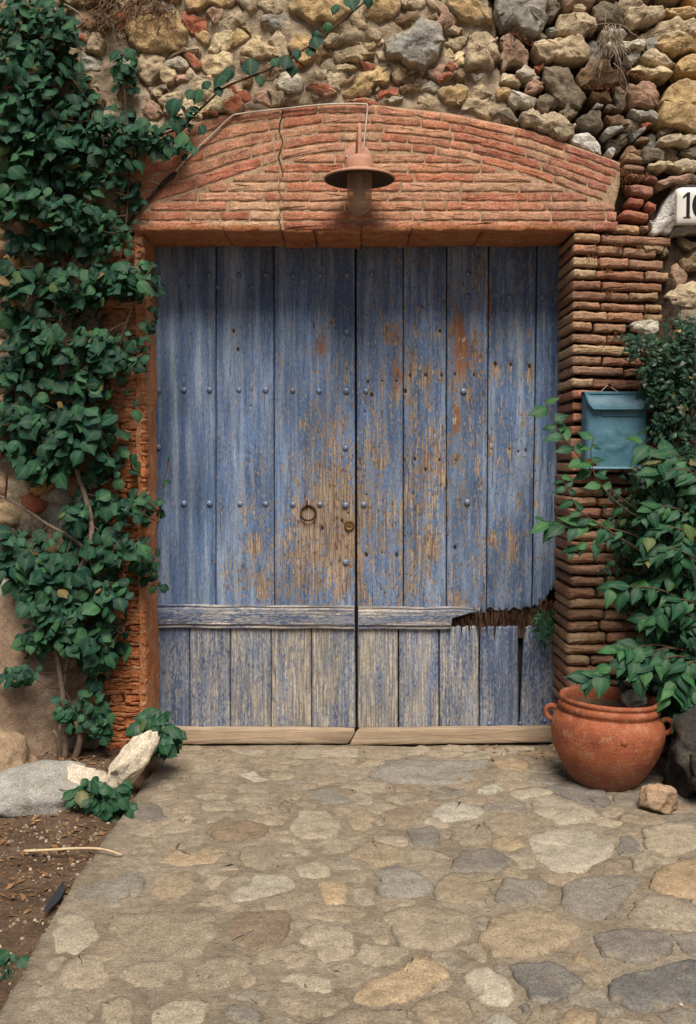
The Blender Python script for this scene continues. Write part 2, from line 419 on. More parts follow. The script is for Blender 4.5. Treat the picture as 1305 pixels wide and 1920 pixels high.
# paving: a bed of mortar with a curved left edge, and stones set in it
EDGE = [(330, 1399), (300, 1425), (262, 1478), (235, 1520), (205, 1562), (180, 1595), (150, 1640), (122, 1682), (98, 1722), (70, 1775), (42, 1830), (10, 1885), (-40, 1960)]
edge_w = [(G(*e).x, G(*e).y) for e in EDGE]
edge_w = [(-0.93, 0.42), (-0.93, .10)] + edge_w + [(-1.75, -3.4), (-2.0, -4.6), (-2.2, -7.0)]
def edge_x(y):
    for (xa, ya), (xb, yb) in zip(edge_w, edge_w[1:]):
        if yb <= y <= ya: return xa + (xb - xa) * (ya - y) / max(ya - yb, 1e-6)
    return edge_w[-1][0]
def pave_z(x, y): return .010 * fr(x * 1.6, y * 1.6, 7.7, 3) + .004 * fr(x * 5, y * 5, 4.7, 3) + .0022 * fr(x * 16, y * 16, 1.7, 4)
rows = [.42 - .035 * i for i in range(115)] + [-3.9, -4.4, -5, -6, -7]
V, F = [], []; nc = 122
for j, y in enumerate(rows):
    xa = edge_x(y) + .010 * fr(y * 9, 3.3, 0) ; xb = 3.0
    for i in range(nc):
        t = i / (nc - 1); x = xa + (xb - xa) * t
        V.append(Vector((x, y, pave_z(x, y))))
    V.append(Vector((xa - .012, y, -.09)))
nn = nc + 1
for j in range(len(rows) - 1):
    for i in range(nc - 1): F.append((j * nn + i, (j + 1) * nn + i, (j + 1) * nn + i + 1, j * nn + i + 1))
    F.append((j * nn + nc, (j + 1) * nn + nc, (j + 1) * nn, j * nn))
paving = mk('paving', V, F, M['pave_mortar']); paving['kind'] = 'structure'

PC = {'w': (.395, .355, .285), 'l': (.338, .285, .215), 't': (.285, .23, .165), 'o': (.345, .258, .165), 'g': (.235, .212, .18), 'd': (.178, .16, .14), 'b': (.23, .175, .125), 'k': (.15, .14, .13)}
def crop(ox, oy, s): return lambda p: (ox + p[0] / s, oy + p[1] / s)
PG, PF = crop(645, 1380, 1.977), crop(0, 1350, 1.977)
PAVE = [
 (PG,'w',[(310,290),(370,245),(450,240),(525,275),(490,300),(380,320)]),
 (PG,'l',[(690,235),(770,225),(960,295),(900,320),(800,335),(700,290)]),
 (PG,'w',[(665,385),(760,350),(920,330),(1010,355),(1000,450),(880,510),(770,510),(690,440)]),
 (PG,'t',[(510,315),(620,290),(735,325),(700,360),(600,380),(530,350)]),
 (PG,'l',[(1095,360),(1170,335),(1305,340),(1360,380),(1305,430),(1200,455),(1130,430)]),
 (PG,'o',[(1130,530),(1200,490),(1305,455),(1380,480),(1380,600),(1305,610),(1180,600),(1140,570)]),
 (PG,'l',[(1035,680),(1110,590),(1200,590),(1305,640),(1400,660),(1390,740),(1305,740),(1150,720)]),
 (PG,'d',[(930,745),(1020,720),(1200,740),(1240,800),(1150,850),(1030,840),(940,800)]),
 (PG,'k',[(975,910),(1120,880),(1250,840),(1380,830),(1400,1000),(1200,1010),(1100,1030),(980,980)]),
 (PG,'w',[(420,890),(520,850),(610,890),(645,960),(600,1005),(470,970)]),
 (PG,'o',[(840,820),(880,790),(975,870),(960,880),(850,840)]),
 (PG,'o',[(35,960),(120,890),(210,870),(250,820),(310,810),(400,880),(330,920),(260,970),(130,1010),(50,990)]),
 (PG,'d',[(600,850),(760,830),(870,880),(900,930),(800,980),(680,980),(650,900)]),
 (PG,'g',[(550,590),(600,530),(770,545),(760,590),(660,630),(560,630)]),
 (PG,'t',[(330,580),(370,515),(590,520),(545,585),(520,645),(340,610)]),
 (PG,'d',[(390,480),(430,425),(560,430),(640,470),(560,510),(400,510)]),
 (PG,'g',[(780,630),(830,550),(1000,515),(1100,530),(1050,620),(950,700),(840,670)]),
 (PG,'t',[(510,750),(560,660),(760,640),(900,720),(850,770),(700,820),(560,820)]),
 (PG,'t',[(130,650),(300,620),(470,650),(490,740),(380,790),(210,780)]),
 (PG,'g',[(115,500),(200,480),(330,530),(320,600),(130,600)]),
 (PG,'d',[(230,350),(330,330),(370,370),(330,420),(240,400)]),
 (PG,'t',[(5,290),(60,260),(125,295),(90,350),(20,340)]),
 (PG,'b',[(130,280),(220,260),(295,265),(280,310),(200,340),(140,310)]),
 (PG,'g',[(80,150),(170,90),(380,100),(540,90),(540,150),(400,185),(180,170)]),
 (PG,'o',[(550,95),(640,80),(700,110),(660,140),(560,120)]),
 (PG,'w',[(480,205),(560,180),(600,200),(530,220)]),
 (PG,'d',[(1005,370),(1080,375),(1110,440),(1015,455)]),
 (PG,'t',[(1060,455),(1110,440),(1150,480),(1100,510),(1060,490)]),
 (PG,'o',[(790,1040),(840,1000),(930,1010),(940,1068),(950,1110),(780,1110)]),
 (PG,'t',[(230,1000),(380,930),(460,970),(480,1040),(300,1068)]),
 (PG,'t',[(0,440),(90,380),(220,420),(240,470),(100,478)]),
 (PG,'t',[(375,375),(500,330),(560,380),(540,410),(420,405)]),
 (PG,'d',[(650,1000),(690,980),(705,1010),(670,1040)]),
 (PG,'w',[(490,1068),(550,1020),(640,1050),(660,1110),(500,1110)]),
 (PG,'d',[(740,195),(840,170),(960,200),(1000,260),(960,285),(790,222)]),
 (PF,'l',[(1065,380),(1110,340),(1210,335),(1280,390),(1240,440),(1130,445),(1070,420)]),
 (PF,'w',[(845,650),(910,600),(960,570),(1080,575),(1110,620),(1000,660),(870,680)]),
 (PF,'b',[(850,740),(880,710),(1080,715),(1075,800),(1040,850),(930,865),(830,820)]),
 (PF,'l',[(1100,800),(1150,750),(1270,755),(1330,800),(1305,890),(1180,900)]),
 (PF,'g',[(255,650),(280,595),(440,560),(540,560),(530,650),(420,705),(270,690)]),
 (PF,'t',[(550,600),(600,550),(740,560),(710,640),(630,680),(550,690)]),
 (PF,'l',[(190,960),(290,870),(390,910),(430,970),(330,1010),(240,1005)]),
 (PF,'d',[(450,370),(490,300),(590,310),(630,370),(540,380)]),
 (PF,'t',[(600,310),(700,280),(760,310),(720,350),(630,345)]),
 (PF,'b',[(760,420),(820,370),(1000,390),(980,440),(800,450)]),
 (PF,'l',[(690,180),(740,150),(810,170),(780,200),(710,195)]),
 (PF,'w',[(880,210),(940,185),(1000,230),(950,240)]),
 (PF,'g',[(1085,260),(1200,250),(1300,290),(1290,310),(1200,320)]),
 (PF,'b',[(1020,330),(1060,300),(1100,320),(1060,360)]),
 (PF,'l',[(755,600),(800,570),(850,575),(830,610),(770,630)]),
 (PF,'o',[(570,500),(700,470),(850,470),(840,520),(700,540),(570,530)]),
 (PF,'l',[(1060,480),(1120,470),(1160,490),(1120,510)]),
 (PF,'t',[(400,760),(430,720),(800,710),(810,800),(740,890),(560,890),(450,840)]),
 (PF,'l',[(190,780),(230,710),(330,730),(380,800),(330,860),(190,890)]),
 (PF,'t',[(360,1070),(450,1030),(520,1080),(480,1150),(370,1130)]),
 (PF,'l',[(560,1090),(640,1040),(790,1050),(770,1150),(560,1150)]),
 (PF,'g',[(800,1110),(860,1050),(980,1080),(960,1150)]),
 (PF,'t',[(870,960),(950,940),(960,980),(910,1010)]),
 (PF,'l',[(1000,960),(1150,930),(1250,960),(1230,1020),(1060,1010)]),
 (PF,'t',[(620,140),(665,112),(755,112),(745,142)]),
 (PF,'l',[(790,125),(830,98),(1060,100),(1060,138),(800,148)]),
 (PF,'l',[(1075,102),(1330,100),(1340,140),(1080,142)]),
 (PF,'t',[(850,310),(930,270),(1010,290),(1000,330)]),
 (PF,'t',[(900,470),(1030,460),(1040,530),(950,560),(880,520)]),
 (PF,'l',[(1080,540),(1200,520),(1240,570),(1130,590)]),
 (PF,'o',[(1160,600),(1290,590),(1300,680),(1200,690)]),
]
def put_pave(pol, c, hi):
    lo = abs(area2(pol)) ** .5
    zc = pave_z(sum(p[0] for p in pol) / len(pol), sum(p[1] for p in pol) / len(pol))
    V, F = slab(pol, zc - .03, zc + hi, floormap, bevel=min(.009, lo * .12), dome=.0025, facets=3, slope=.035, namp=.0036, nscale=18, spacing=.016, rnd=1, rough=.016, cut=.14)
    set_rim(mk('paving_stone', V, F, M['pave'], paving, c))
taken = []
for tr, c, pol in PAVE:
    w = [(lambda g: (g.x, g.y))(G(*tr(p))) for p in pol]; taken.append(w)
    put_pave(w, jit(PC[c], .10), U(.006, .011) if tr is PG else U(.0025, .006))
def pave_ok(X, Y):
    E = np.vectorize(edge_x)(Y[:, 0])[:, None]; return (X > E + .05) & (Y < .30)
def in_view(X, Y):
    w = (Y - CAM.y) * CT + CAM.z * ST; u = (Y - CAM.y) * ST - CAM.z * CT
    px = 652.5 + X / w * FPX; py = 960 - u / w * FPX; return (px > -60) & (px < 1365) & (py < 1990)
def pave_near(X, Y): return pave_ok(X, Y) & in_view(X, Y)
def pave_far(X, Y): return pave_ok(X, Y) & ~in_view(X, Y)
for pol in fill(taken, pave_near, (-1.7, -2.5, 2.0, .34), .012, 228, .118, 3, .72):
    x = sum(p[0] for p in pol) / len(pol); right = sm(-.4, .9, x)
    c = random.choice(['t', 't', 'l', 'l', 'l', 'g'] + (['d', 'g', 'o', 'b'] if right > .5 else ['t', 'l', 't']))
    m_ = .60 - .38 * right; cc = tuple(a * (1 - m_) + q * m_ for a, q in zip(jit(PC[c], .12), (.275, .222, .163)))
    put_pave(pol, cc, U(.002, .007) * (.35 + .65 * right))
far_stones = MB(); rim_all = []
for pol in fill(taken, pave_far, (-1.9, -3.6, 2.6, .34), .016, 260, .15, 4, .75):
    zc = pave_z(sum(p[0] for p in pol) / len(pol), sum(p[1] for p in pol) / len(pol))
    far_stones.add(*slab(pol, zc - .03, zc + U(.003, .007), floormap, bevel=.008, dome=.002, namp=.003, nscale=18, spacing=.03, rnd=1, rough=.014, cut=.14, rings=(.6, .2))); rim_all += RIMS
o = far_stones.build('outer_stones', M['pave_mixed'], paving); o['kind'] = 'stuff'; RIMS = rim_all; set_rim(o)

ARCH_TOP = [(228, 262), (270, 252), (345, 236), (440, 209), (520, 203), (600, 195), (700, 196), (850, 213), (1000, 246), (1165, 306)]
def lerp_curve(c, x):
    if x <= c[0][0]: return c[0][1]
    for (xa, ya), (xb, yb) in zip(c, c[1:]):
        if x <= xb:
            t = (x - xa) / (xb - xa); return ya + (yb - ya) * t
    return c[-1][1]
# ------------------------------------------------------------------ the rubble wall
stone_wall = thing('stone_wall', 'rubble stone wall of ochre and grey stones around the brick doorway', 'wall', (0, .3, 0))
def dryness(x, z):           # the right hand top is laid dry: deep open joints
    px, py = PX(Vector((x, 0, z)))
    return sm(930, 1010, px + .25 * (200 - py)) * sm(470, 420, py)
st = .018; xs = np.arange(-2.5, 2.5 + st, st); zs = np.arange(-.1, 3.95, st)
V = []; F = []; nx = len(xs)
for z in zs:
    for x in xs:
        d = dryness(x, z)
        y = .011 + .09 * d - .030 * fr(x * 7, z * 7, 3.1, 4) - .012 * fr(x * 26, z * 26, 8.1, 3); qx, qy = PX(Vector((x, 0, z)))
        if (170 < qx < 285 and qy > 425) or (222 < qx < 1172 and lerp_curve(ARCH_TOP, qx) + 4 < qy < 460) or (1040 < qx < 1255 and qy > 430): y = max(y, .045)
        V.append(Vector((x, y, z)))
keep = set()
F1, F2 = [], []
for j in range(len(zs) - 1):
    for i in range(nx - 1):
        xc, zc = xs[i] + st / 2, zs[j] + st / 2
        if XL - .03 < xc < XR + .035 and zc < ZL + .04: continue
        q = (j * nx + i, j * nx + i + 1, (j + 1) * nx + i + 1, (j + 1) * nx + i)
        (F2 if dryness(xc, zc) > .5 or (xc > 1.0 and zc < 2.75) else F1).append(q)
def sub(V, F):
    used = sorted({i for f in F for i in f}); mp = {k: n for n, k in enumerate(used)}
    return [V[k] for k in used], [tuple(mp[i] for i in f) for f in F]
mk('mortar', *sub(V, F1), M['mortar'], stone_wall); mk('earth_joint', *sub(V, F2), M['dark_mortar'], stone_wall)
b = MB(); b.box((-2.5, .13, -.1), (XL - .045, .62, 3.95)); b.box((XR + .05, .13, -.1), (2.5, .62, 3.95)); b.box((XL - .045, .13, ZL + .06), (XR + .05, .62, 3.95))
b.build('wall_core', M['dark_mortar'], stone_wall, smooth=False)
SC = {'o': (.48, .335, .17), 'y': (.60, .48, .30), 't': (.50, .40, .275), 'g': (.30, .285, .25), 'w': (.52, .48, .40), 'r': (.36, .12, .07), 'p': (.38, .24, .175), 'b': (.21, .135, .08), 'd': (.20, .165, .12), 'W': (.62, .59, .55)}
A, B, C, D, E, K = crop(220,0,4.66), crop(480,0,4.66), crop(700,0,4.35), crop(950,0,3.676), crop(1100,230,6.366), crop(980,420,3.84)
I = lambda p: p
WALL = [
 (A,'o',[(75,180),(230,135),(360,95),(510,95),(560,160),(610,270),(605,370),(430,425),(250,440),(110,420),(60,300)],.05),
 (A,'t',[(190,452),(390,455),(400,560),(370,620),(260,705),(170,690),(90,560)],.03),
 (A,'w',[(410,530),(520,490),(600,520),(610,580),(500,590),(410,600)],.03),
 (A,'r',[(580,475),(630,445),(735,560),(690,600),(630,555)],.03),
 (A,'y',[(745,490),(900,440),(1030,460),(1040,560),(960,640),(800,630),(740,570)],.035),
 (A,'b',[(400,475),(560,425),(700,405),(720,450),(560,465),(440,500)],.03),
 (A,'o',[(650,280),(730,250),(810,270),(800,340),(740,350)],.02),
 (A,'o',[(990,290),(1060,240),(1130,330),(1040,400),(980,370)],.02),
 (A,'o',[(1060,215),(1160,245),(1180,290),(1120,285)],.02),
 (A,'d',[(255,760),(420,730),(440,770),(330,860),(270,840)],.03),
 (A,'t',[(360,870),(440,795),(560,800),(580,870),(430,900)],.03),
 (A,'p',[(500,640),(610,640),(630,690),(560,705),(490,680)],.02),
 (A,'t',[(670,620),(800,640),(920,655),(870,720),(760,700)],.02),
 (A,'r',[(895,935),(1040,820),(1110,930),(980,1010)],.05),
 (A,'r',[(735,985),(895,945),(900,1000),(740,1020)],.04),
 (A,'b',[(1050,650),(1180,640),(1180,730),(1060,740)],.03),
 (A,'o',[(570,-180),(1040,-180),(1040,0),(1030,45),(640,60),(570,0)],.04),
 (I,'y',[(448,97),(484,61),(500,80),(530,100),(527,105),(500,103),(470,104)],.04),
 (I,'p',[(478,174),(503,160),(506,194),(478,199),(458,199)],.015),
 (I,'b',[(140,15),(200,10),(208,50),(150,56)],.04), (I,'r',[(95,48),(120,50),(120,66),(98,66)],.02), (I,'r',[(130,66),(160,70),(158,80),(132,76)],.02),
 (I,'b',[(100,-30),(215,-45),(210,4),(130,10)],.05), (I,'o',[(232,-40),(330,-50),(335,-6),(250,12)],.03),
 (B,'o',[(270,-200),(275,0),(300,90),(400,140),(560,180),(700,190),(800,120),(860,60),(840,-200)],.05),
 (B,'o',[(930,100),(960,0),(980,-180),(1240,-180),(1260,80),(1150,155),(980,160)],.04),
 (B,'t',[(575,370),(640,300),(900,230),(930,290),(900,340),(690,395)],.035),
 (B,'y',[(680,440),(760,405),(860,390),(1040,460),(1040,510),(820,522),(700,500)],.04),
 (B,'y',[(670,565),(840,535),(890,575),(860,605),(720,600)],.03),
 (B,'r',[(890,530),(960,525),(1030,560),(990,600),(905,590)],.03),
 (B,'t',[(490,590),(670,570),(640,660),(600,715),(520,660)],.02),
 (B,'r',[(430,690),(470,675),(600,740),(740,790),(650,840),(520,800),(440,760)],.045),
 (B,'o',[(740,830),(800,750),(900,670),(1000,590),(1170,540),(1185,690),(1025,745),(990,840),(820,850)],.035),
 (B,'r',[(1030,765),(1230,750),(1240,825),(1040,850)],.02),
 (B,'r',[(780,862),(1080,868),(1085,915),(785,900)],.03),
 (B,'w',[(1130,885),(1190,838),(1305,828),(1330,880),(1180,905)],.03),
 (B,'b',[(150,940),(220,880),(360,830),(490,800),(480,860),(340,915)],.02),
 (B,'o',[(280,270),(420,250),(530,300),(540,430),(440,540),(370,520),(300,440)],.03),
 (B,'t',[(950,230),(1060,230),(1120,310),(1060,360),(960,300)],.03),
 (B,'y',[(915,330),(1040,360),(1050,395),(950,410)],.02),
 (B,'t',[(1060,410),(1130,430),(1140,490),(1080,500)],.02),
 (B,'t',[(540,205),(800,190),(820,215),(600,240)],.02),
 (B,'g',[(40,110),(220,90),(290,150),(270,240),(90,250),(0,190)],.02),
 (B,'p',[(730,720),(860,640),(870,680),(780,740)],.015),
 (C,'g',[(75,340),(180,280),(300,220),(390,150),(500,170),(570,250),(580,400),(520,500),(430,545),(300,530),(170,470),(110,400)],.075),
 (C,'o',[(600,-180),(590,40),(700,130),(900,190),(980,190),(940,80),(880,-10),(860,-180)],.035),
 (C,'t',[(760,310),(860,260),(1020,290),(1050,420),(1005,530),(920,570),(770,555)],.05),
 (C,'p',[(1040,290),(1100,260),(1230,350),(1300,440),(1260,520),(1170,490),(1045,555),(1070,420)],.03),
 (C,'t',[(580,230),(650,190),(750,240),(700,300)],.03),
 (C,'y',[(580,420),(640,380),(690,460),(640,500),(575,480)],.02),
 (C,'r',[(520,600),(600,550),(640,595),(630,650),(520,660)],.04),
 (C,'r',[(530,530),(680,500),(720,540),(650,560)],.03),
 (C,'b',[(655,575),(740,560),(750,620),(690,655),(645,630)],.03),
 (C,'b',[(160,680),(260,610),(420,590),(490,635),(350,635),(200,690)],.02),
 (C,'b',[(190,720),(330,650),(420,660),(380,730),(250,760)],.02),
 (C,'w',[(385,720),(470,655),(555,710),(520,740)],.02),
 (C,'o',[(550,770),(630,700),(720,655),(785,700),(780,800),(700,850),(570,850)],.035),
 (C,'y',[(340,790),(430,760),(520,810),(510,850),(380,850)],.02),
 (C,'w',[(760,595),(880,580),(930,610),(850,640),(770,625)],.02),
 (C,'t',[(1040,610),(1170,590),(1190,660),(1100,710),(1040,690)],.02),
 (C,'w',[(1190,560),(1250,520),(1320,560),(1320,620),(1220,640)],.03),
 (C,'d',[(930,880),(1010,900),(1150,870),(1190,950),(1170,1000),(1080,980),(1000,940)],.02),
 (C,'t',[(400,-60),(480,-40),(550,60),(460,40)],.02), (C,'b',[(420,90),(520,80),(560,140),(450,130)],.02),
 (C,'t',[(795,700),(900,680),(980,740),(870,800),(790,790)],.015),
 (D,'g',[(-60,-150),(-65,60),(-40,165),(60,170),(180,200),(245,225),(285,100),(300,-150)],.09),
 (D,'t',[(350,170),(380,80),(440,45),(520,60),(640,110),(655,150),(560,205),(420,225),(360,215)],.07),
 (D,'t',[(205,300),(300,250),(560,228),(580,300),(560,370),(420,380),(240,370)],.09),
 (D,'w',[(645,170),(760,165),(840,190),(830,220),(700,215)],.07),
 (D,'w',[(695,290),(800,245),(950,240),(1020,265),(960,315),(770,340),(710,320)],.09),
 (D,'t',[(845,110),(880,20),(1000,0),(1110,10),(1130,70),(1050,130),(900,160)],.08),
 (D,'o',[(1135,30),(1300,20),(1380,50),(1300,70),(1200,100),(1130,90)],.06),
 (D,'t',[(920,220),(1050,150),(1200,110),(1400,110),(1400,220),(1050,245)],.06),
 (D,'o',[(1030,290),(1080,255),(1305,230),(1420,240),(1400,350),(1305,355),(1150,345)],.08),
 (D,'o',[(1200,420),(1260,370),(1400,370),(1400,470),(1230,470)],.08),
 (D,'t',[(945,360),(1000,330),(1150,380),(1185,430),(1060,420)],.07),
 (D,'w',[(805,380),(850,340),(935,325),(935,380),(860,405)],.06),
 (D,'y',[(850,455),(900,420),(1090,440),(1165,470),(1120,520),(950,490)],.08),
 (D,'d',[(260,470),(350,425),(430,470),(480,560),(575,660),(540,710),(440,720),(330,640),(280,560)],.07),
 (D,'b',[(480,510),(560,420),(700,380),(770,480),(760,570),(640,590),(520,570)],.06),
 (D,'p',[(845,560),(1030,545),(1060,620),(1070,720),(1000,735),(860,690)],.08),
 (D,'w',[(870,710),(960,725),(1055,775),(1050,810),(880,775)],.07),
 (D,'o',[(1120,560),(1305,530),(1420,560),(1420,860),(1305,880),(1180,870),(1065,820),(1085,660)],.10),
 (D,'p',[(125,570),(170,538),(270,530),(275,610),(200,615),(130,605)],.06),
 (D,'w',[(10,640),(60,600),(190,640),(195,715),(80,715),(20,680)],.05),
 (D,'w',[(80,480),(130,440),(210,490),(240,520),(120,545)],.05),
 (D,'d',[(200,670),(310,615),(370,690),(290,755),(220,710)],.05),
 (D,'t',[(95,770),(200,740),(380,790),(495,840),(490,900),(400,940),(250,900),(110,840)],.08),
 (D,'W',[(465,940),(530,895),(620,930),(690,1050),(580,1015),(470,970)],.06),
 (D,'d',[(335,750),(420,695),(520,730),(480,790),(400,790)],.06),
 (D,'d',[(480,800),(560,750),(640,770),(670,850),(560,850),(500,830)],.05),
 (D,'g',[(590,735),(680,690),(700,700),(640,742)],.05),
 (D,'b',[(690,800),(790,765),(850,830),(750,835)],.05),
 (D,'d',[(690,745),(710,705),(780,750),(730,760)],.05),
 (D,'g',[(710,860),(830,850),(825,885),(715,890)],.06),
 (D,'g',[(855,890),(970,855),(985,900),(880,935)],.06),
 (D,'r',[(915,830),(1010,810),(1040,840),(970,850)],.05),
 (D,'t',[(1080,950),(1150,910),(1400,905),(1400,960),(1150,985)],.08),
 (D,'d',[(1045,885),(1170,865),(1200,890),(1070,915)],.06),
 (D,'b',[(600,605),(740,600),(750,690),(660,680),(580,660)],.04),
 (D,'g',[(290,180),(330,150),(360,200),(320,230)],.06),
 (D,'t',[(475,5),(560,5),(550,35),(480,35)],.05), (D,'r',[(205,430),(280,398),(300,425),(220,460)],.05),
 (E,'b',[(580,210),(720,170),(765,210),(640,230)],.06), (E,'d',[(680,290),(770,250),(860,280),(960,340),(960,410),(760,440),(700,400)],.08),
 (E,'b',[(490,270),(560,250),(680,330),(690,385),(480,330)],.05),
 (E,'y',[(740,470),(860,430),(1080,425),(1080,490),(880,520),(750,515)],.08), (E,'t',[(1090,440),(1305,430),(1450,440),(1450,570),(1150,570),(1090,510)],.08),
 (E,'W',[(780,1110),(900,1080),(960,870),(1080,735),(1305,705),(1500,720),(1500,1220),(1070,1215),(1030,1310),(820,1300)],.02),
 (E,'p',[(870,700),(980,610),(1280,600),(1400,640),(1390,690),(1090,720),(930,735)],.07),
 (E,'w',[(1040,1335),(1130,1240),(1305,1235),(1480,1240),(1450,1290),(1100,1350)],.06),
 (E,'d',[(690,1360),(780,1325),(1010,1375),(1010,1440),(850,1425)],.04),
 (E,'b',[(1110,1400),(1150,1370),(1305,1390),(1500,1400),(1500,1490),(1200,1490)],.05),
 (E,'d',[(930,1530),(990,1470),(1050,1520),(1040,1590),(935,1580)],.04),
 (E,'W',[(260,340),(320,285),(360,300),(350,390),(285,375)],.05),
 (E,'d',[(1150,340),(1305,250),(1450,260),(1450,400),(1240,400)],.06),
 (K,'t',[(1045,470),(1150,430),(1248,400),(1420,420),(1420,600),(1100,600)],.05),
 (K,'p',[(1090,310),(1150,280),(1210,390),(1130,425)],.05), (K,'b',[(1160,240),(1248,210),(1400,220),(1400,350),(1190,330)],.06),
 (K,'w',[(775,695),(850,684),(1000,684),(1012,760),(960,806),(830,780)],.05),
]
def put_wall(pol, c, hi, name='stone', mat='stone'):
    lo = abs(area2(pol)) ** .5
    flat = .6 if lo > .14 else 1.0
    wh = .35 if (c[0] > .52 and abs(c[0] - c[2]) < .12) else 1.0; flat *= wh
    V, F = slab(pol, -.16, hi - .014, wallmap, bevel=min(.006, lo * .08), dome=min(.026, lo * .14) * wh, facets=5 if lo > .05 else 3, slope=.34 * flat, namp=min(.009, lo * .08), nscale=20, spacing=.011, rnd=1, rough=.022, rings=(.90, .78, .64, .50, .36, .22, .10), cut=.10, ridge=min(.006, lo * .05))
    return set_rim(mk(name, V, F, M[mat], stone_wall, c))
wtaken = []
for tr, c, pol, hi in WALL:
    w = [w2(*tr(p), Y=-hi * .6) for p in pol]; wtaken.append(w)
    dry = tr in (D, E, K)
    put_wall(w, jit(SC[c], .10), hi * (.80 if dry else 1.0) - (.02 if dry else 0), mat='dry_stone' if dry else 'stone')
def wall_ok(X, Z):
    ok = np.zeros(X.shape, bool)
    for j in range(X.shape[0]):
        for i in range(X.shape[1]):
            px, py = PX(Vector((X[j, i], 0, Z[j, i])))
            if 215 < px < 1170: ok[j, i] = py < lerp_curve(ARCH_TOP, px) - 6
            elif px >= 1170: ok[j, i] = px > 1262 or py < 296
            else: ok[j, i] = px < 190
    return ok
fillers = []
for pol in fill(wtaken, wall_ok, (-2.15, -.05, 2.15, 3.75), .012, 700, .064, 11, .8):
    x = sum(p[0] for p in pol) / len(pol); z = sum(p[1] for p in pol) / len(pol); d = dryness(x, z)
    px, py = PX(Vector((x, 0, z))); seen = 90 < px < 1305 and -5 < py < 420
    fillers.append((abs(area2(pol)) * (1 if seen else .001), pol, x, d))
fillers.sort(key=lambda q: -q[0]); rest = MB()
for k, (ar, pol, x, d) in enumerate(fillers):
    c = random.choice(['d', 'b', 'g', 't', 'd'] if d > .5 else ['t', 't', 'o', 'y', 'p', 'b', 'w', 't', 'y', 'w', 't', 'p', 'r'])
    hi = U(.010, .038) if d < .5 else U(-.03, .03)
    if k < 172 and ar > .0002: put_wall(pol, jit(SC[c], .15), hi, mat='dry_stone' if d > .5 else 'stone')
    else:
        lo = abs(area2(pol)) ** .5
        rest.add(*slab(pol, -.12, hi - .014, wallmap, bevel=min(.012, lo * .15), dome=min(.02, lo * .15), facets=3, slope=.34, namp=.005, nscale=17, spacing=.018, rough=.015, rings=(.6, .25)))
o = rest.build('small_stones', M['stone_mixed'], stone_wall); o['kind'] = 'stuff'

# earthen render bulging out at the foot of the wall on the left
V, F = [], []; xs2 = np.arange(-2.3, -1.02, .025); zs2 = np.arange(-.12, 1.15, .025)
for z in zs2:
    for x in xs2:
        k = sm(-1.06, -1.5, x + .10 * fr(z * 3, 1.1, 0)) * sm(1.05, .30, z + .12 * fr(x * 4, 4.4, 0))
        V.append(Vector((x, .075 - .22 * k - .03 * k * fr(x * 5, z * 5, 6.6) - .008 * fr(x * 20, z * 20, 1.6), z)))
n2 = len(xs2)
F = [(j * n2 + i, j * n2 + i + 1, (j + 1) * n2 + i + 1, (j + 1) * n2 + i) for j in range(len(zs2) - 1) for i in range(n2 - 1)]
mk('earth_render', V, F, M['plaster'], stone_wall)

# ------------------------------------------------------------------ brick arch over the door
arch = thing('brick_arch', 'flat red brick lintel panel under a shallow brick relieving arch above the door', 'arch', (0, 0, ZL))
ARCH_IN = [(228, 402), (253, 396), (300, 378), (380, 353), (450, 328), (531, 302), (600, 288), (680, 283), (770, 286), (867, 299), (960, 322), (1060, 353), (1130, 379), (1165, 392)]
BOT = 431.0
V, F = [], []; nt = 26; cols = list(range(226, 1168, 6))
for x in cols:
    yt = lerp_curve(ARCH_TOP, x) + 1
    for k in range(nt):
        y = yt + (BOT - yt) * k / (nt - 1)
        if x > 1140 and y > 330: xx = min(x, 1166 - (y - 330) * .25)
        else: xx = x
        v = P(xx, y, 0.0); v.y = -.0062 - .0016 * fr(v.x * 18, v.z * 18, 5.1) - .0012 * fr(v.x * 55, v.z * 55, 2.1); V.append(v)
for i in range(len(cols) - 1):
    for k in range(nt - 1): F.append((i * nt + k, i * nt + k + 1, (i + 1) * nt + k + 1, (i + 1) * nt + k))
# return the bed's rim into the wall
k0 = len(V); rim = [i * nt for i in range(len(cols))]
for r in rim: v = V[r].copy(); v.y = .06; V.append(v)
for i in range(len(cols) - 1): F.append((rim[i], rim[i + 1], k0 + i + 1, k0 + i))
k1 = len(V); last = [(len(cols) - 1) * nt + k for k in range(nt)]
for r in last: v = V[r].copy(); v.y = .08; V.append(v)
for k in range(nt - 1): F.append((last[k], last[k + 1], k1 + k + 1, k1 + k))
mk('mortar_bed', V, F, M['arch_mortar'], arch)
BR = [(.42, .165, .098), (.41, .19, .118), (.46, .245, .155), (.37, .135, .085), (.48, .295, .19), (.43, .18, .11), (.45, .215, .132)]
def arch_col(px, py):
    c = random.choice(BR); k = sm(900, 1150, px)
    c = tuple(a * (1 - k) + b_ * k for a, b_ in zip(c, random.choice([(.30, .11, .08), (.27, .12, .09), (.34, .14, .10)])))
    return jit(c, .14)
def put_brick(polpx, parent, col, mat='brick', yf=.009, back=-.05, name='brick', rough=.0035, bev=.0022, namp=.0022, Y=0.0):
    w = [w2(a, b_, Y) for a, b_ in polpx]
    V, F = slab(w, back, yf, wallmap, bevel=bev, dome=.0012, facets=1, slope=.006, namp=namp, nscale=30, spacing=.013, rnd=0, rough=rough, rings=(.6, .2))
    return mk(name, V, F, M[mat], parent, col)
NR = 5
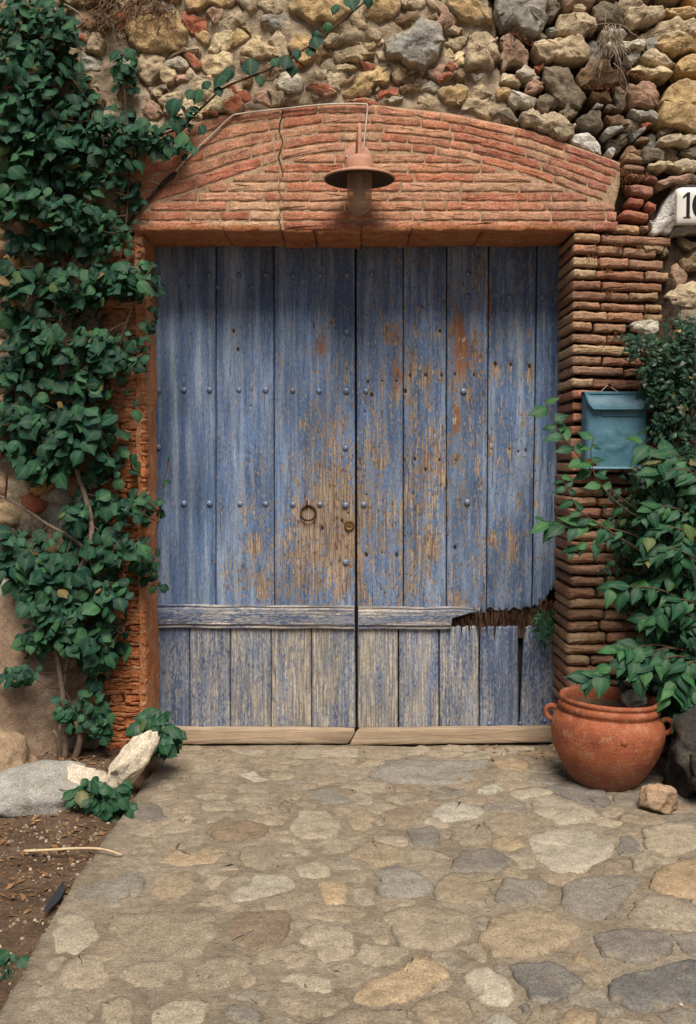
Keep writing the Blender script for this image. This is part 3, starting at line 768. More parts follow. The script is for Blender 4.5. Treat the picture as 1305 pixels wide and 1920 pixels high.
for r in range(NR):
    x = 232 + U(0, 60); ends = 1164 - (NR - 1 - r) * -0
    xend = 1163 - (r * 8)
    while x < xend - 14:
        L = U(70, 150) if R() < .8 else U(35, 60); x1 = min(x + L, xend)
        if xend - x1 < 25: x1 = xend
        # a joint line runs down through the whole panel beside x=527
        cr = 526 + 4 * math.sin(r * 2.3)
        if x < cr < x1 and x1 - cr > 8 : x1 = cr
        def yy(xx, f):
            a = lerp_curve(ARCH_TOP, xx) + 2; c = lerp_curve(ARCH_IN, xx); return a + (c - a) * f
        f0, f1 = (r + .06) / NR, (r + .88) / NR
        n = max(2, int((x1 - x) / 28) + 1); xa, xb = x + 1.6, x1 - 1.6
        top = [(xa + (xb - xa) * i / (n - 1), 0) for i in range(n)]
        # ends cut square to the ring
        pol = [(a - 6 * (0.0) , yy(a, f0)) for a, _ in top] + [(a, yy(a, f1)) for a, _ in top[::-1]]
        put_brick(pol, arch, arch_col(x, yy(x, f0)), yf=.0096 + U(-.0012, .0016))
        x = x1
y = BOT; row = 0
hts = [17.5, 18.5, 18.0, 17.5, 18.5, 17.5, 18, 18]
for row, h in enumerate(hts):
    y0, y1 = y - h + 2.8, y - .3; y -= h
    x = 236 + U(0, 70) - (40 if row % 2 else 0); x = max(x, 236)
    while x < 1158:
        L = U(95, 150) if R() < .75 else U(45, 70); x1 = min(x + L, 1158 - (row * 2.0))
        cr = 527 + 5 * math.sin(row * 1.9 + 1)
        if x < cr < x1 and x1 - cr > 6: x1 = cr
        xa, xb = x + 1.5, x1 - 1.5; x = x1
        if xb - xa < 8:
            if x1 >= 1150: break
            continue
        n = max(2, int((xb - xa) / 14)); T, Bm = [], []
        bow = lambda q: 3.0 * row / 8 * (((q - 690) / 440) ** 2)      # the courses sag a little at both ends
        for i in range(n):
            q = xa + (xb - xa) * i / (n - 1); yb = y1 + bow(q); yt = max(y0 + bow(q), lerp_curve(ARCH_IN, q) + 1.5)
            if yb - yt > 4.5: T.append((q, yt)); Bm.append((q, yb))
        if len(T) >= 2 and T[-1][0] - T[0][0] > 9:
            put_brick(T + Bm[::-1], arch, arch_col(xa, y1), yf=.0096 + U(-.0012, .0016))
        if x1 >= 1150 - row * 2: break
ck = []; 
for q in range(23):
    yq = 202 + (430 - 202) * q / 22; r_ = (q - 0.0) / 22
    ck.append((526.5 + 4.2 * math.sin(q * 1.15 + .6) + U(-1.2, 1.2), yq, U(.4, 1.15)))
V = []
for cx_, yq, wd in ck:
    for sx in (-1, 1): v = P(cx_ + sx * wd, yq, 0); v.y = -.0115; V.append(v)
    for sx in (-1, 1): v = P(cx_ + sx * wd * .5, yq, 0); v.y = .004; V.append(v)
mk('crack', V, [(4 * q, 4 * q + 1, 4 * q + 5, 4 * q + 4) for q in range(22)], M['dark_mortar'], arch)  # flat strip over the bricks; the recess's darkness is put into its colour
# lintel: rough tiles whose undersides form the head of the doorway
LX = [240, 420, 527, 590, 678, 770, 905, 1079]
for i in range(len(LX) - 1):
    a, b_ = P(LX[i] + .8, 434, 0).x, P(LX[i + 1] - .8, 434, 0).x; dz = {2: -.004, 3: -.006}.get(i, U(-.002, .002)); jut = {2: -.004, 3: -.006}.get(i, .014)
    z0, z1 = ZL + dz, ZL + .022
    pol = [(a, 0 - .010 - jut), (b_, -.010 - jut), (b_, DY - .004), (a, DY - .004)]
    V, F = slab(pol, -z1, -z0, lambda u, v, h: Vector((u, v, -h)), bevel=.005, dome=.002, facets=2, slope=.02, namp=.004, nscale=20, spacing=.022, rnd=0, rough=.006)
    mk('lintel_tile', V, [f[::-1] for f in F], M['orange_plaster'], arch)
b = MB(); b.box((XL - .05, .012, ZL + .0225), (XR + .06, DY - .006, ZL + .12)); b.build('lintel_core', M['arch_mortar'], arch, smooth=False)

# ------------------------------------------------------------------ brick pier on the right
pier = thing('brick_pier', 'pier of thin weathered brown bricks with open joints at the right of the door', 'pier', (XR + .2, .1, 0))
PB = [(.33, .20, .125), (.29, .17, .11), (.36, .23, .14), (.26, .15, .10), (.38, .26, .16), (.31, .165, .105), (.30, .15, .10)]
tops = [438, 459, 482, 505, 526, 546, 566, 584, 605, 626, 647, 667, 688, 709, 731, 753, 775, 798, 822, 846, 868, 889]
while tops[-1] < 1440: tops.append(tops[-1] + U(20, 23.0))
for i, t in enumerate(tops[:-1]):
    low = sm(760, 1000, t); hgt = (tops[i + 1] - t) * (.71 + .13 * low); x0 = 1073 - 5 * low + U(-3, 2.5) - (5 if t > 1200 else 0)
    end = U(1235, 1262) if t < 600 else (1178 if 590 < t < 632 else U(1245, 1275)); x = x0; first = True
    tilt = .035 * (1 - low) + U(-.008, .008) - (.01 if low > .8 else 0)
    while x < end - 12:
        L = U(40, 75) if (first and R() < .55) else U(48, 125); x1 = min(x + L, end); x1 = end if end - x1 < 22 else x1
        ya = t + tilt * (x - x0) + U(-1.2, 1.2); yb = t + tilt * (x1 - x0) + U(-1.2, 1.2); hh = hgt + U(-1.5, 1.0)
        xa, xb = x, x1 - U(2.5, 5)
        w = [w2(xa, ya), w2(xb, yb), w2(xb, yb + hh), w2(xa, ya + hh)]
        if first:
            # the end brick turns the corner and runs back into the reveal
            w = [(max(w[0][0], XR - .005) if low < .5 else w[0][0], w[0][1]), w[1], w[2], (max(w[3][0], XR - .005) if low < .5 else w[3][0], w[3][1])]
        yf = U(-.004, .010) + (.006 if first else 0)
        c = random.choice(PB)
        if 730 < t < 800: c = random.choice([(.33, .15, .10), (.30, .14, .09)])
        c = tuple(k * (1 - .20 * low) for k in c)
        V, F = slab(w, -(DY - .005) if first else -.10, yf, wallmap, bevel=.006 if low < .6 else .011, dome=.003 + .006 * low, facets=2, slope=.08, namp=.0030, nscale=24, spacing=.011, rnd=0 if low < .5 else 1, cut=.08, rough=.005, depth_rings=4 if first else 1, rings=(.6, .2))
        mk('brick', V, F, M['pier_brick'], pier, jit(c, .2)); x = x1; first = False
# bricks stepping up beside the arch
for q, c in [([(440,345),(690,405),(690,485),(440,465)], (.34,.22,.13)), ([(450,485),(695,525),(680,600),(450,570)], (.24,.15,.11)), ([(505,605),(695,615),(690,690),(560,695)], (.25,.13,.09)),
             ([(712,570),(855,655),(840,720),(705,690)], (.25,.12,.08)), ([(485,735),(800,765),(795,880),(530,850)], (.29,.14,.10)), ([(510,895),(670,925),(670,1010),(480,980)], (.31,.11,.075)),
             ([(720,935),(840,975),(835,1060),(720,1020)], (.30,.11,.075)), ([(445,1035),(750,1085),(730,1180),(420,1120)], (.31,.125,.085)), ([(335,1215),(640,1235),(640,1330),(340,1310)], (.38,.23,.13)),
             ([(650,1230),(740,1235),(740,1300),(650,1300)], (.26,.15,.11)), ([(690,1450),(930,1455),(920,1530),(700,1525)], (.36,.25,.16))]:
    w = [w2(*E(p)) for p in q]
    V, F = slab(w, -.10, U(.002, .012), wallmap, bevel=.007, dome=.003, facets=2, slope=.1, namp=.004, nscale=24, spacing=.013, rnd=0, rough=.008, rings=(.6, .2))
    mk('brick', V, F, M['pier_brick'], pier, jit(c, .1))
b = MB(); V, F = [], []
zz = np.arange(-.1, ZL + .03, .03)
for z in zz:
    for yv in np.arange(.022, .36, .03):
        V.append(Vector((XR + .016 + .008 * fr(yv * 9, z * 9, 2.2), yv, z)))
ny = len(np.arange(.022, .36, .03))
F = [(j * ny + i, j * ny + i + 1, (j + 1) * ny + i + 1, (j + 1) * ny + i) for j in range(len(zz) - 1) for i in range(ny - 1)]
mk('joint_mortar', V, F, M['dark_mortar'], pier)

# ------------------------------------------------------------------ eroded brick jamb on the left
jamb = thing('brick_jamb', 'eroded orange brick jamb with proud mortar ridges beside the left door edge', 'jamb', (XL - .15, .1, 0))
t = 440.0; V2, F2 = MB(), 0
while t < 1425:
    h = U(20, 25); low = sm(620, 900, t); x0 = 190 + U(-14, 14); x1 = 268 + 4 * low
    c = tuple(a * (1 - low) + b_ * low for a, b_ in zip((.38, .19, .11), (.50, .175, .07)))
    xs_ = [x0, x1] if R() < .5 else [x0, U(222, 245), x1]
    for a, b_ in zip(xs_, xs_[1:]):
        w = [w2(a + 1.5, t + 3), w2(b_ - 1, t + 3 + U(-1, 1)), w2(b_ - 1, t + h - 2), w2(a + 1.5, t + h - 2 + U(-1, 1))]
        er = U(-.002, .007) - low * U(.000, .008)
        V, F = slab(w, -.10, er, wallmap, bevel=.008, dome=-.006 * low, facets=2, slope=.14, namp=.007, nscale=26, spacing=.012, rnd=0, rough=.012, rings=(.7, .4, .15))
        mk('brick', V, F, M['jamb_brick'], jamb, jit(c, .16))
    n = 14; pts = []
    w = [w2(x0 + (x1 - x0) * i / n, t + h - .5 + 1.2 * math.sin(i * .9 + t) * low) for i in range(n + 1)] 
    w = [(p[0], p[1] + .003 + .004 * R()) for p in w] + [(p[0], p[1] - .009 - .006 * R()) for p in w[::-1]]
    V, F = slab(w, -.08, -.004 + .003 * low * R(), wallmap, bevel=.004, namp=.005, nscale=40, spacing=.010, rnd=0, rough=.006, rings=(.5,))
    V2.add(V, F); t += h
V2.build('mortar_ridges', M['orange_plaster'], jamb)
V, F = [], []; yv = [-.004, .004, .016] + list(np.arange(.04, .335, .03)); zz = np.arange(-.08, ZL + .02, .025)
for z in zz:
    for i, q in enumerate(yv):
        x = XL - [.030, .012, .003][i] if i < 3 else XL
        V.append(Vector((x + .009 * fr(q * 5, z * 5, 3.9) + .004 * fr(q * 25, z * 22, 1.9), q - .004 * fr(z * 9, 1, 1), z)))
ny = len(yv)
F = [(j * ny + i, (j + 1) * ny + i, (j + 1) * ny + i + 1, j * ny + i + 1) for j in range(len(zz) - 1) for i in range(ny - 1)]
mk('reveal_plaster', V, F, M['orange_plaster'], jamb)

# ================================================================== the doors
def m_door(name, woods, paints, soft, thr, horiz=False, bs=(34, 8, 11), chipk=1.0):
    b = NB(name); p = b.pos(); off = b.math('MULTIPLY', b.rand(), 53.0)
    if horiz:
        rt = b.N('ShaderNodeVectorRotate', rotation_type='Y_AXIS'); b.put(rt.inputs['Vector'], p); rt.inputs['Angle'].default_value = math.pi / 2; p = rt.outputs[0]
    v = b.vmul(p, (1, 1, 1), off)
    grain = b.noise(b.vmul(v, (130, 10, 5)), 1, 6, .62); streak = b.noise(b.vmul(v, (26, 5, 1.6)), 1, 6, .6)
    blotch = b.noise(b.vmul(v, bs), 1, 8, .68, .35); fineb = b.noise(b.vmul(v, (120, 20, 46)), 1, 6, .65)
    big = b.noise(b.vmul(v, (5, 3, 2.2)), 1, 4, .55)
    paint = b.ramp(streak, [(.26, paints[0]), (.48, paints[1]), (.74, paints[2])])
    paint = b.mix(1.0, paint, b.ramp(big, [(.3, .70), (.5, 1.0), (.7, 1.40)]), 'MULTIPLY')
    paint = b.mix(.55, paint, b.mix(1.0, paint, b.ramp(fineb, [(.34, .5), (.5, 1.0), (.66, 1.42)]), 'MULTIPLY'))
    wood = b.ramp(grain, [(.36, woods[0]), (.48, woods[1]), (.64, woods[2])])
    wood = b.mix(1.0, wood, b.ramp(big, [(.3, .75), (.7, 1.15)]), 'MULTIPLY')
    wear = b.attr('wear')
    f = b.math('ADD', b.math('ADD', b.math('MULTIPLY', blotch, .85), b.math('MULTIPLY', fineb, .95)), b.math('MULTIPLY', grain, .55))
    f = b.math('SUBTRACT', f, .675); f = b.math('ADD', f, b.math('MULTIPLY', wear, .25))
    peel = b.ramp(f, [(thr, 0), (thr + soft, 1)])
    rim = b.math('MULTIPLY', b.ramp(f, [(thr - .05, 0), (thr, 1)]), b.math('SUBTRACT', 1.0, peel))
    c = b.mix(b.math('MULTIPLY', rim, .35), paint, (.36, .37, .40))
    c = b.mix(peel, c, wood)
    red = b.attr('red'); c = b.mix(b.math('MULTIPLY', b.math('MULTIPLY', red, peel), .8), c, (.22, .085, .05))
    crack = b.ramp(b.noise(b.vmul(v, (170, 10, 4.2)), 1, 4, .6), [(.60, 0), (.66, 1)])
    craz = b.ramp(b.noise(b.vmul(v, (90, 10, 24)), 1, 7, .7), [(.62, 0), (.69, 1)])
    gr = b.ramp(big, [(.36, .35), (.58, 1.0)])
    dk = b.math('MULTIPLY', b.math('MAXIMUM', crack, b.math('MULTIPLY', craz, .9)), b.math('MULTIPLY', gr, .75))
    c = b.mix(dk, c, (.035, .028, .026))
    chip = b.ramp(b.math('ADD', b.noise(b.vmul(v, (64, 12, 30)), 1, 6, .66), b.math('MULTIPLY', b.math('MINIMUM', wear, .9), .085)), [(.635, 0), (.655, 1)])
    c = b.mix(b.math('MULTIPLY', chip, .85 * chipk), c, b.ramp(b.noise(b.vmul(v, (30, 10, 20)), 1, 3), [(.4, (.075, .045, .033)), (.55, (.20, .12, .08)), (.66, (.46, .37, .28))]))
    hole = b.attr('hole'); c = b.mix(b.ramp(hole, [(.35, 0), (.6, 1)]), c, (.03, .018, .012))
    h = b.math('SUBTRACT', b.math('MULTIPLY', b.math('SUBTRACT', 1.0, b.math('MAXIMUM', peel, chip)), .8), b.math('MULTIPLY', dk, .8))
    h = b.math('ADD', h, b.math('MULTIPLY', grain, .5)); h = b.math('ADD', h, b.math('MULTIPLY', fineb, .25))
    return b.end(b.bsdf(c, b.ramp(peel, [(0, .62), (1, .9)]), b.bump(h, .55, .004), spec=.3))
BLUE = [(.042, .080, .162), (.096, .150, .268), (.275, .33, .415)]
BLUE2 = [(.048, .073, .145), (.095, .130, .22), (.25, .28, .35)]
M['door_up'] = m_door('peeling_blue_paint', [(.10, .064, .046), (.255, .178, .130), (.41, .33, .25)], BLUE, .05, .635)
M['door_low'] = m_door('worn_blue_paint', [(.17, .14, .115), (.36, .315, .26), (.54, .49, .415)], BLUE2, .22, .55, False, (15, 6, 3.2), .35)
M['rail'] = m_door('silvered_rail', [(.18, .15, .13), (.36, .32, .29), (.56, .52, .47)], BLUE2, .18, .56, True, (18, 6, 2.5), .3)
def m_wood(name, a, c_, d):
    b = NB(name); v = b.vmul(b.pos(), (1, 1, 1), b.math('MULTIPLY', b.rand(), 53.0))
    g = b.noise(b.vmul(v, (4, 40, 110)), 1, 6, .62, .3); n = b.noise(v, 5, 5, .6)
    c = b.mix(1.0, b.ramp(g, [(.3, a), (.5, c_), (.72, d)]), b.ramp(n, [(.3, .8), (.7, 1.15)]), 'MULTIPLY')
    return b.end(b.bsdf(c, .88, b.bump(g, .35, .004), spec=.2))
M['board'] = m_wood('bare_board', (.25, .175, .12), (.36, .27, .19), (.44, .345, .255))
b = NB('rotten_wood'); v = b.pos(); g = b.noise(b.vmul(v, (90, 20, 14)), 1, 7, .65)
M['rotten'] = b.end(b.bsdf(b.ramp(g, [(.3, (.018, .011, .008)), (.5, (.085, .045, .028)), (.7, (.22, .135, .085))]), .95, b.bump(g, .9, .012), spec=.1))
b = NB('blue_stud'); n = b.noise(b.pos(), 60, 4)
M['stud'] = b.end(b.bsdf(b.ramp(n, [(.35, (.10, .13, .22)), (.65, (.20, .25, .36))]), .42, b.bump(b.noise(b.pos(), 180, 4), .2, .003), Metallic=.15, spec=.5))

# wear: (px, py, rx, ry, amount); scraped and peeled places of the real paint
PEEL = [(605, 985, 62, 130, .62), (640, 900, 30, 120, .35), (560, 1060, 40, 90, .35), (600, 800, 40, 70, .20), (645, 1080, 22, 70, .45), (580, 965, 26, 22, .7), (655, 1000, 14, 34, .8),
 (600, 640, 10, 45, .40), (622, 604, 7, 8, .9), (640, 690, 18, 25, .25), (480, 1060, 36, 70, .36), (470, 930, 30, 80, .22), (495, 1100, 20, 26, .5), (445, 1090, 26, 40, .25), (475, 1020, 16, 18, .5),
 (420, 1040, 14, 80, .2), (730, 630, 14, 20, .55), (745, 640, 10, 20, .5), (745, 700, 10, 28, .6), (742, 740, 9, 16, .7), (715, 720, 6, 40, .4), (700, 820, 18, 40, .32), (712, 870, 16, 30, .45), (690, 930, 20, 60, .28), (720, 970, 30, 60, .3),
 (775, 660, 12, 30, .42), (800, 700, 20, 30, .28), (770, 705, 5, 12, .9), (800, 705, 6, 14, .9), (828, 705, 5, 12, .9), (825, 620, 4, 9, .9), (775, 780, 16, 40, .35), (815, 830, 18, 40, .55), (826, 880, 8, 50, .5), (795, 880, 12, 30, .6), (770, 900, 14, 30, .3), (790, 980, 28, 60, .38), (810, 1030, 14, 30, .6), (775, 1075, 28, 50, .3),
 (860, 620, 13, 34, .95), (868, 665, 16, 34, .85), (862, 700, 10, 20, .6), (890, 635, 7, 16, .5), (898, 665, 10, 10, .8), (855, 790, 7, 40, .7), (855, 860, 10, 16, .7), (893, 870, 9, 30, .5), (880, 740, 8, 16, .5), (846, 730, 5, 16, .5), (865, 930, 10, 40, .25), (858, 1130, 40, 14, .4),
 (918, 560, 4, 40, .8), (930, 690, 8, 14, .7), (918, 840, 6, 24, .7), (935, 870, 8, 14, .6), (993, 695, 5, 16, 1.1), (957, 687, 5, 8, .7), (955, 850, 6, 10, .7), (980, 790, 5, 24, .5), (972, 940, 4, 16, .8), (922, 1010, 7, 16, .8), (955, 1010, 6, 22, .9), (962, 1035, 6, 20, .7), (988, 1005, 5, 12, .7), (940, 1050, 20, 40, .25), (1003, 900, 4, 60, .45), (1007, 945, 6, 6, .8), (1007, 1047, 6, 4, .8),
 (680, 1090, 12, 40, .35), (735, 1090, 20, 40, .25), (672, 1000, 5, 130, .45), (757, 900, 4, 120, .4), (837, 950, 4, 60, .5)]
REDS = [(860, 620, 20, 45), (868, 665, 22, 45), (745, 640, 16, 24), (745, 700, 14, 32), (855, 790, 10, 45), (600, 640, 12, 48), (918, 560, 6, 46)]
HOLES = [(769, 704), (798, 703), (828, 703), (825, 620), (853, 701), (889, 703), (929, 682), (958, 683), (993, 686), (690, 715), (717, 714), (743, 714), (697, 740), (760, 733), (684, 771), (955, 842), (972, 846), (986, 844), (922, 842), (778, 860), (855, 862), (824, 862), (687, 927), (744, 1040), (853, 1026), (716, 1036), (798, 880), (590, 980), (604, 990), (632, 972), (641, 976), (652, 962), (687, 1040), (438, 620), (470, 760), (446, 655)]
def door_attr(px, py, base):
    w = base
    for cx, cy, rx, ry, a in PEEL:
        dx = (px - cx) / rx; dy = (py - cy) / ry; d = dx * dx + dy * dy
        if d < 6: w += a * 1.25 * math.exp(-d)
    r = 0.0
    for cx, cy, rx, ry in REDS:
        dx = (px - cx) / rx; dy = (py - cy) / ry; r = max(r, math.exp(-(dx * dx + dy * dy) ** 2))
    h = 0.0
    for cx, cy in HOLES:
        q_ = .62 + .5 * ((cx * 7 + cy * 3) % 10) / 10; dx = (px - cx) / (2.9 * q_); dy = (py - cy) / (4.4 * q_); d = dx * dx + dy * dy
        if d < 5: h = max(h, math.exp(-d * .7))
    return w, r, h
def plank(parent, xt, xb, yt, yb, mat, base, yfront, ragged=None, step=2.6, warp=.002, thick=.03, name='plank', ragtop=None):
    """xt, xb: (left, right) at the top and the bottom; ragged(px) moves the lower end"""
    nx = max(3, int((max(xt[1] - xt[0], xb[1] - xb[0])) / step)); nz = max(4, int((yb - yt) / (step * 1.3)))
    V, at = [], []; s0 = U(0, 99)
    for j in range(nz + 1):
        f = j / nz
        for i in range(nx + 1):
            g = i / nx; xa = xt[0] + (xb[0] - xt[0]) * f; xz = xt[1] + (xb[1] - xt[1]) * f; px = xa + (xz - xa) * g
            e = yb + (ragged(px) if ragged else 0); ys = yt + (ragtop(px) if ragtop else 0); py = ys + (e - ys) * f
            w, r, h = door_attr(px, py, base)
            v = P(px, py, yfront); edge = min(g, 1 - g) * (xz - xa)
            d = warp * (2 * g - 1) ** 2 * math.sin(s0) + .0015 * fr(px * .05, py * .008, s0)
            if edge < 2.0: d += .004 * (1 - edge / 2.0)
            if ragged: d += .004 * max(0, (f - .985)) / .015
            d += .005 * min(1, h * 1.3)
            v.y += d; V.append(v); at.append((w, r, h))
    F = [(j * (nx + 1) + i, (j + 1) * (nx + 1) + i, (j + 1) * (nx + 1) + i + 1, j * (nx + 1) + i + 1) for j in range(nz) for i in range(nx)]
    loop = [i for i in range(nx + 1)] + [(j + 1) * (nx + 1) - 1 for j in range(1, nz + 1)] + [nz * (nx + 1) + i for i in range(nx - 1, -1, -1)] + [j * (nx + 1) for j in range(nz - 1, 0, -1)]
    k = len(V)
    for q in loop: v = V[q].copy(); v.y = yfront + thick; V.append(v); at.append((at[q][0], at[q][1], 0))
    m = len(loop)
    for i in range(m): F.append((loop[i], loop[(i + 1) % m], k + (i + 1) % m, k + i))
    F.append(tuple(range(k, k + m)))
    o = mk(name, V, F, M[mat], parent)
    for n_, c in (('wear', 0), ('red', 1), ('hole', 2)):
        a = o.data.attributes.new(n_, 'FLOAT', 'POINT'); a.data.foreach_set('value', [q[c] for q in at])
    return o
cl = P(480, 1365, DY); cr = P(855, 1365, DY)
leafL = thing('door_leaf', 'left leaf of the blue door, with iron ring handle and rows of studs', 'door', (cl.x, DY, 0))
leafR = thing('door_leaf', 'right leaf of the blue door, flaking paint and rotten broken lower rail', 'door', (cr.x, DY, 0))
TOP = 440; MID = 1140
for xt, xb, wv in [((286, 404.2), (290, 403.8), -.22), ((405.8, 512.2), (405.4, 514.0), -.02), ((513.8, 665.2), (515.6, 665.6), .06)]:
    plank(leafL, xt, xb, TOP, MID, 'door_up', wv, DY + U(-.001, .002))
for xt, xb, wv in [((668.4, 755), (670.4, 755.4), .16), ((756.8, 836.2), (757.2, 836.2), .22)]:
    plank(leafR, xt, xb, TOP, MID, 'door_up', wv, DY + U(-.001, .003))
rag = lambda s, a: (lambda px: -a * abs(fr(px * .045, s, 0, 2)) * 2.2 - 2.2 * abs(fr(px * .3, s, 3, 3)))
plank(leafR, (838, 915.4), (838, 911.2), TOP, 1152, 'door_up', .25, DY + .002, rag(1, 9))
plank(leafR, (917.4, 1007), (913.4, 996.6), TOP, 1147, 'door_up', .12, DY, rag(2, 6))
plank(leafR, (1009, 1056), (999, 1050), TOP, 1136, 'door_up', -.10, DY + .004, lambda px: -max(0, (px - 1014)) * 1.5 + 3 * math.sin(px * .9))
BOTY = 1366
for xt, xb, wv in [((290, 354.2), (296, 355.0), -.10), ((355.6, 430.6), (356.4, 431.2), .30), ((432, 507.2), (432.6, 508.0), .58), ((508.8, 582.8), (509.4, 583.6), .80), ((584.4, 665.4), (585.2, 666.6), .60)]:
    plank(leafL, xt, xb, 1170, BOTY, 'door_low', wv, DY + .008 + U(-.001, .002))
for xt, xb, wv, r in [((671, 745.6), (671, 746), .72, None), ((748.2, 822), (748.6, 822.6), .45, None), ((825, 897.4), (824.6, 897.6), .45, 1), ((900.4, 971.4), (899.6, 972.4), -.04, 1), ((983.0, 1050), (974.8, 1044), -.02, 1)]:
    plank(leafR, xt, xb, 1176 if r else 1172, BOTY, 'door_low', wv, DY + .008 + U(-.001, .003), ragtop=(lambda px, s=xt[0]: 6 * abs(fr(px * .05, s, 1, 2)) + 2.2 * abs(fr(px * .3, s, 4, 3)) - 3) if r else None)
# rails with a moulded edge
def rail(parent, x0, x1, y0, y1, endcut=None, dy=0.0):
    prof = [(0, .000), (.005, .012), (.07, .013), (.075, .007), (.11, .007), (.115, .011), (.15, .012), (.18, .018), (.50, .0185), (.80, .018), (.83, .012), (.87, .011), (.875, .006), (.90, .006), (.905, .011), (.97, .011), (1.0, .003)]
    V, at = [], []; n = int((x1 - x0) / 4)
    for i in range(n + 1):
        for f, h in prof:
            xe = x1 + (endcut(f) if endcut else 0); px = x0 + (xe - x0) * i / n
            py = y0 + (y1 - y0) * f + dy * i / n + .5 * math.sin(px * .05) + (0.8 * fr(px * .08, f * 3, 2) if endcut else 0)
            v = P(px, py, DY); v.y -= h + .0012 * fr(px * .06, f * 4, 5.5); V.append(v)
            at.append((.20 + .30 * sm(360, 640, px) - (.1 if px < 380 else 0) + (.30 if f < .12 or (.86 < f < .95) else 0), 0, 0))
    m = len(prof); F = [(i * m + k, i * m + k + 1, (i + 1) * m + k + 1, (i + 1) * m + k) for i in range(n) for k in range(m - 1)]
    for col in (0, n):
        k0 = len(V)
        for k in range(m): v = V[col * m + k].copy(); v.y = DY + .006; V.append(v); at.append((.4, 0, 0))
        F += [(col * m + k, col * m + k + 1, k0 + k + 1, k0 + k) for k in range(m - 1)]
    for k in (0, m - 1):
        k0 = len(V)
        for i in range(n + 1): v = V[i * m + k].copy(); v.y = DY + .006; V.append(v); at.append((.4, 0, 0))
        F += [(i * m + k, (i + 1) * m + k, k0 + i + 1, k0 + i) for i in range(n)]
    o = mk('rail', V, F, M['rail'], parent, None, False)
    for n_, c in (('wear', 0), ('red', 1), ('hole', 2)):
        a = o.data.attributes.new(n_, 'FLOAT', 'POINT'); a.data.foreach_set('value', [q[c] for q in at])
rail(leafL, 291, 664.5, 1133, 1177, None, 2.0)
rail(leafR, 671.5, 846, 1137, 1179, lambda f: 48 * math.exp(-((f - .12) / .20) ** 2) + 14 * math.exp(-((f - .62) / .12) ** 2) - 4 + 10 * fr(f * 9, 4, 4), 1.0)
# the rotten hollow: torn fibres where the rail has gone
b = MB()
for i in range(300):
    px = U(832, 1036); y0 = U(1136, 1166); L = U(8, 34); wd = U(1.2, 5)
    if px > 1010: y0 -= 18
    a = P(px, y0, DY); c = P(px + U(-3, 3), y0 + L, DY); dy = U(.000, .030); hw = wd / 2 / 382
    b.add([a + Vector((-hw, dy, 0)), a + Vector((hw, dy, 0)), a + Vector((0, dy - .006, 0)), c + Vector((U(-.002, .002), dy + .004, 0))], [(0, 2, 3), (2, 1, 3), (0, 1, 2), (0, 3, 1)])
V = []; n = 60
for i in range(n + 1):
    px = 826 + (1040 - 826) * i / n
    for k, y in enumerate((1130, 1148, 1164, 1180, 1196)):
        v = P(px, y, DY + .030); v.y -= .022 * abs(fr(px * .12, y * .07, 2, 5)) ; V.append(v)
b.add(V, [(i * 5 + k, i * 5 + k + 1, (i + 1) * 5 + k + 1, (i + 1) * 5 + k) for i in range(n) for k in range(4)])
o = b.build('rotten_wood', M['rotten'], leafR, smooth=False); o['label'] = 'dark rotten torn wood where the rail is missing'
for px, wd, y in [(878, 5, 1170), (895, 4, 1174), (868, 5, 1172), (930, 6, 1180), (985, 4, 1178), (912, 4, 1176)]:
    a = P(px, 1148, DY); c = P(px + U(-4, 4), y + 22, DY); hw = wd / 2 / 382
    V = [a + Vector((-hw, .010, 0)), a + Vector((hw, .012, 0)), a + Vector((0, -.004, 0)), a.lerp(c, .6) + Vector((-hw * .7, .004, 0)), a.lerp(c, .6) + Vector((hw * .6, .008, 0)), a.lerp(c, .6) + Vector((0, -.003, 0)), c + Vector((0, .004, 0))]
    mk('splinter', V, [(0, 2, 5, 3), (2, 1, 4, 5), (1, 0, 3, 4), (3, 5, 6), (5, 4, 6), (4, 3, 6)], M['rotten'], leafR, smooth=False)
# bottom boards: left one is cut to a mitre over the right one
def board(parent, q, name='weather_board'):
    w = [w2(a, b_, DY - .03) for a, b_ in q]
    V, F = slab(w, -(DY + .004), -(DY - .030), wallmap, bevel=.004, dome=0, facets=1, slope=.01, namp=.0015, nscale=12, spacing=.03, rnd=0, rough=.003, rings=(.6, .2))
    mk(name, V, F, M['board'], parent)
board(leafL, [(292, 1364.5), (668, 1367), (653, 1395), (300, 1395.5), (290, 1392)])
board(leafR, [(671, 1367.5), (1038, 1363), (1044, 1392), (1000, 1393), (655, 1398)])
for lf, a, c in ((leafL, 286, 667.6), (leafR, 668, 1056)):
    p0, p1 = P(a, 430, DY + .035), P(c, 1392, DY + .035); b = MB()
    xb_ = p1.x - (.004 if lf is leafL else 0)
    b.box((p0.x - (.03 if lf is leafR else 0), DY + (.046 if lf is leafL else .068), p1.z + .01), (xb_, DY + (.066 if lf is leafL else .088), p0.z)); b.build('gap_dark_board', M['void'], lf, smooth=False)  # added dark boards, so the gaps between planks read as deep shade
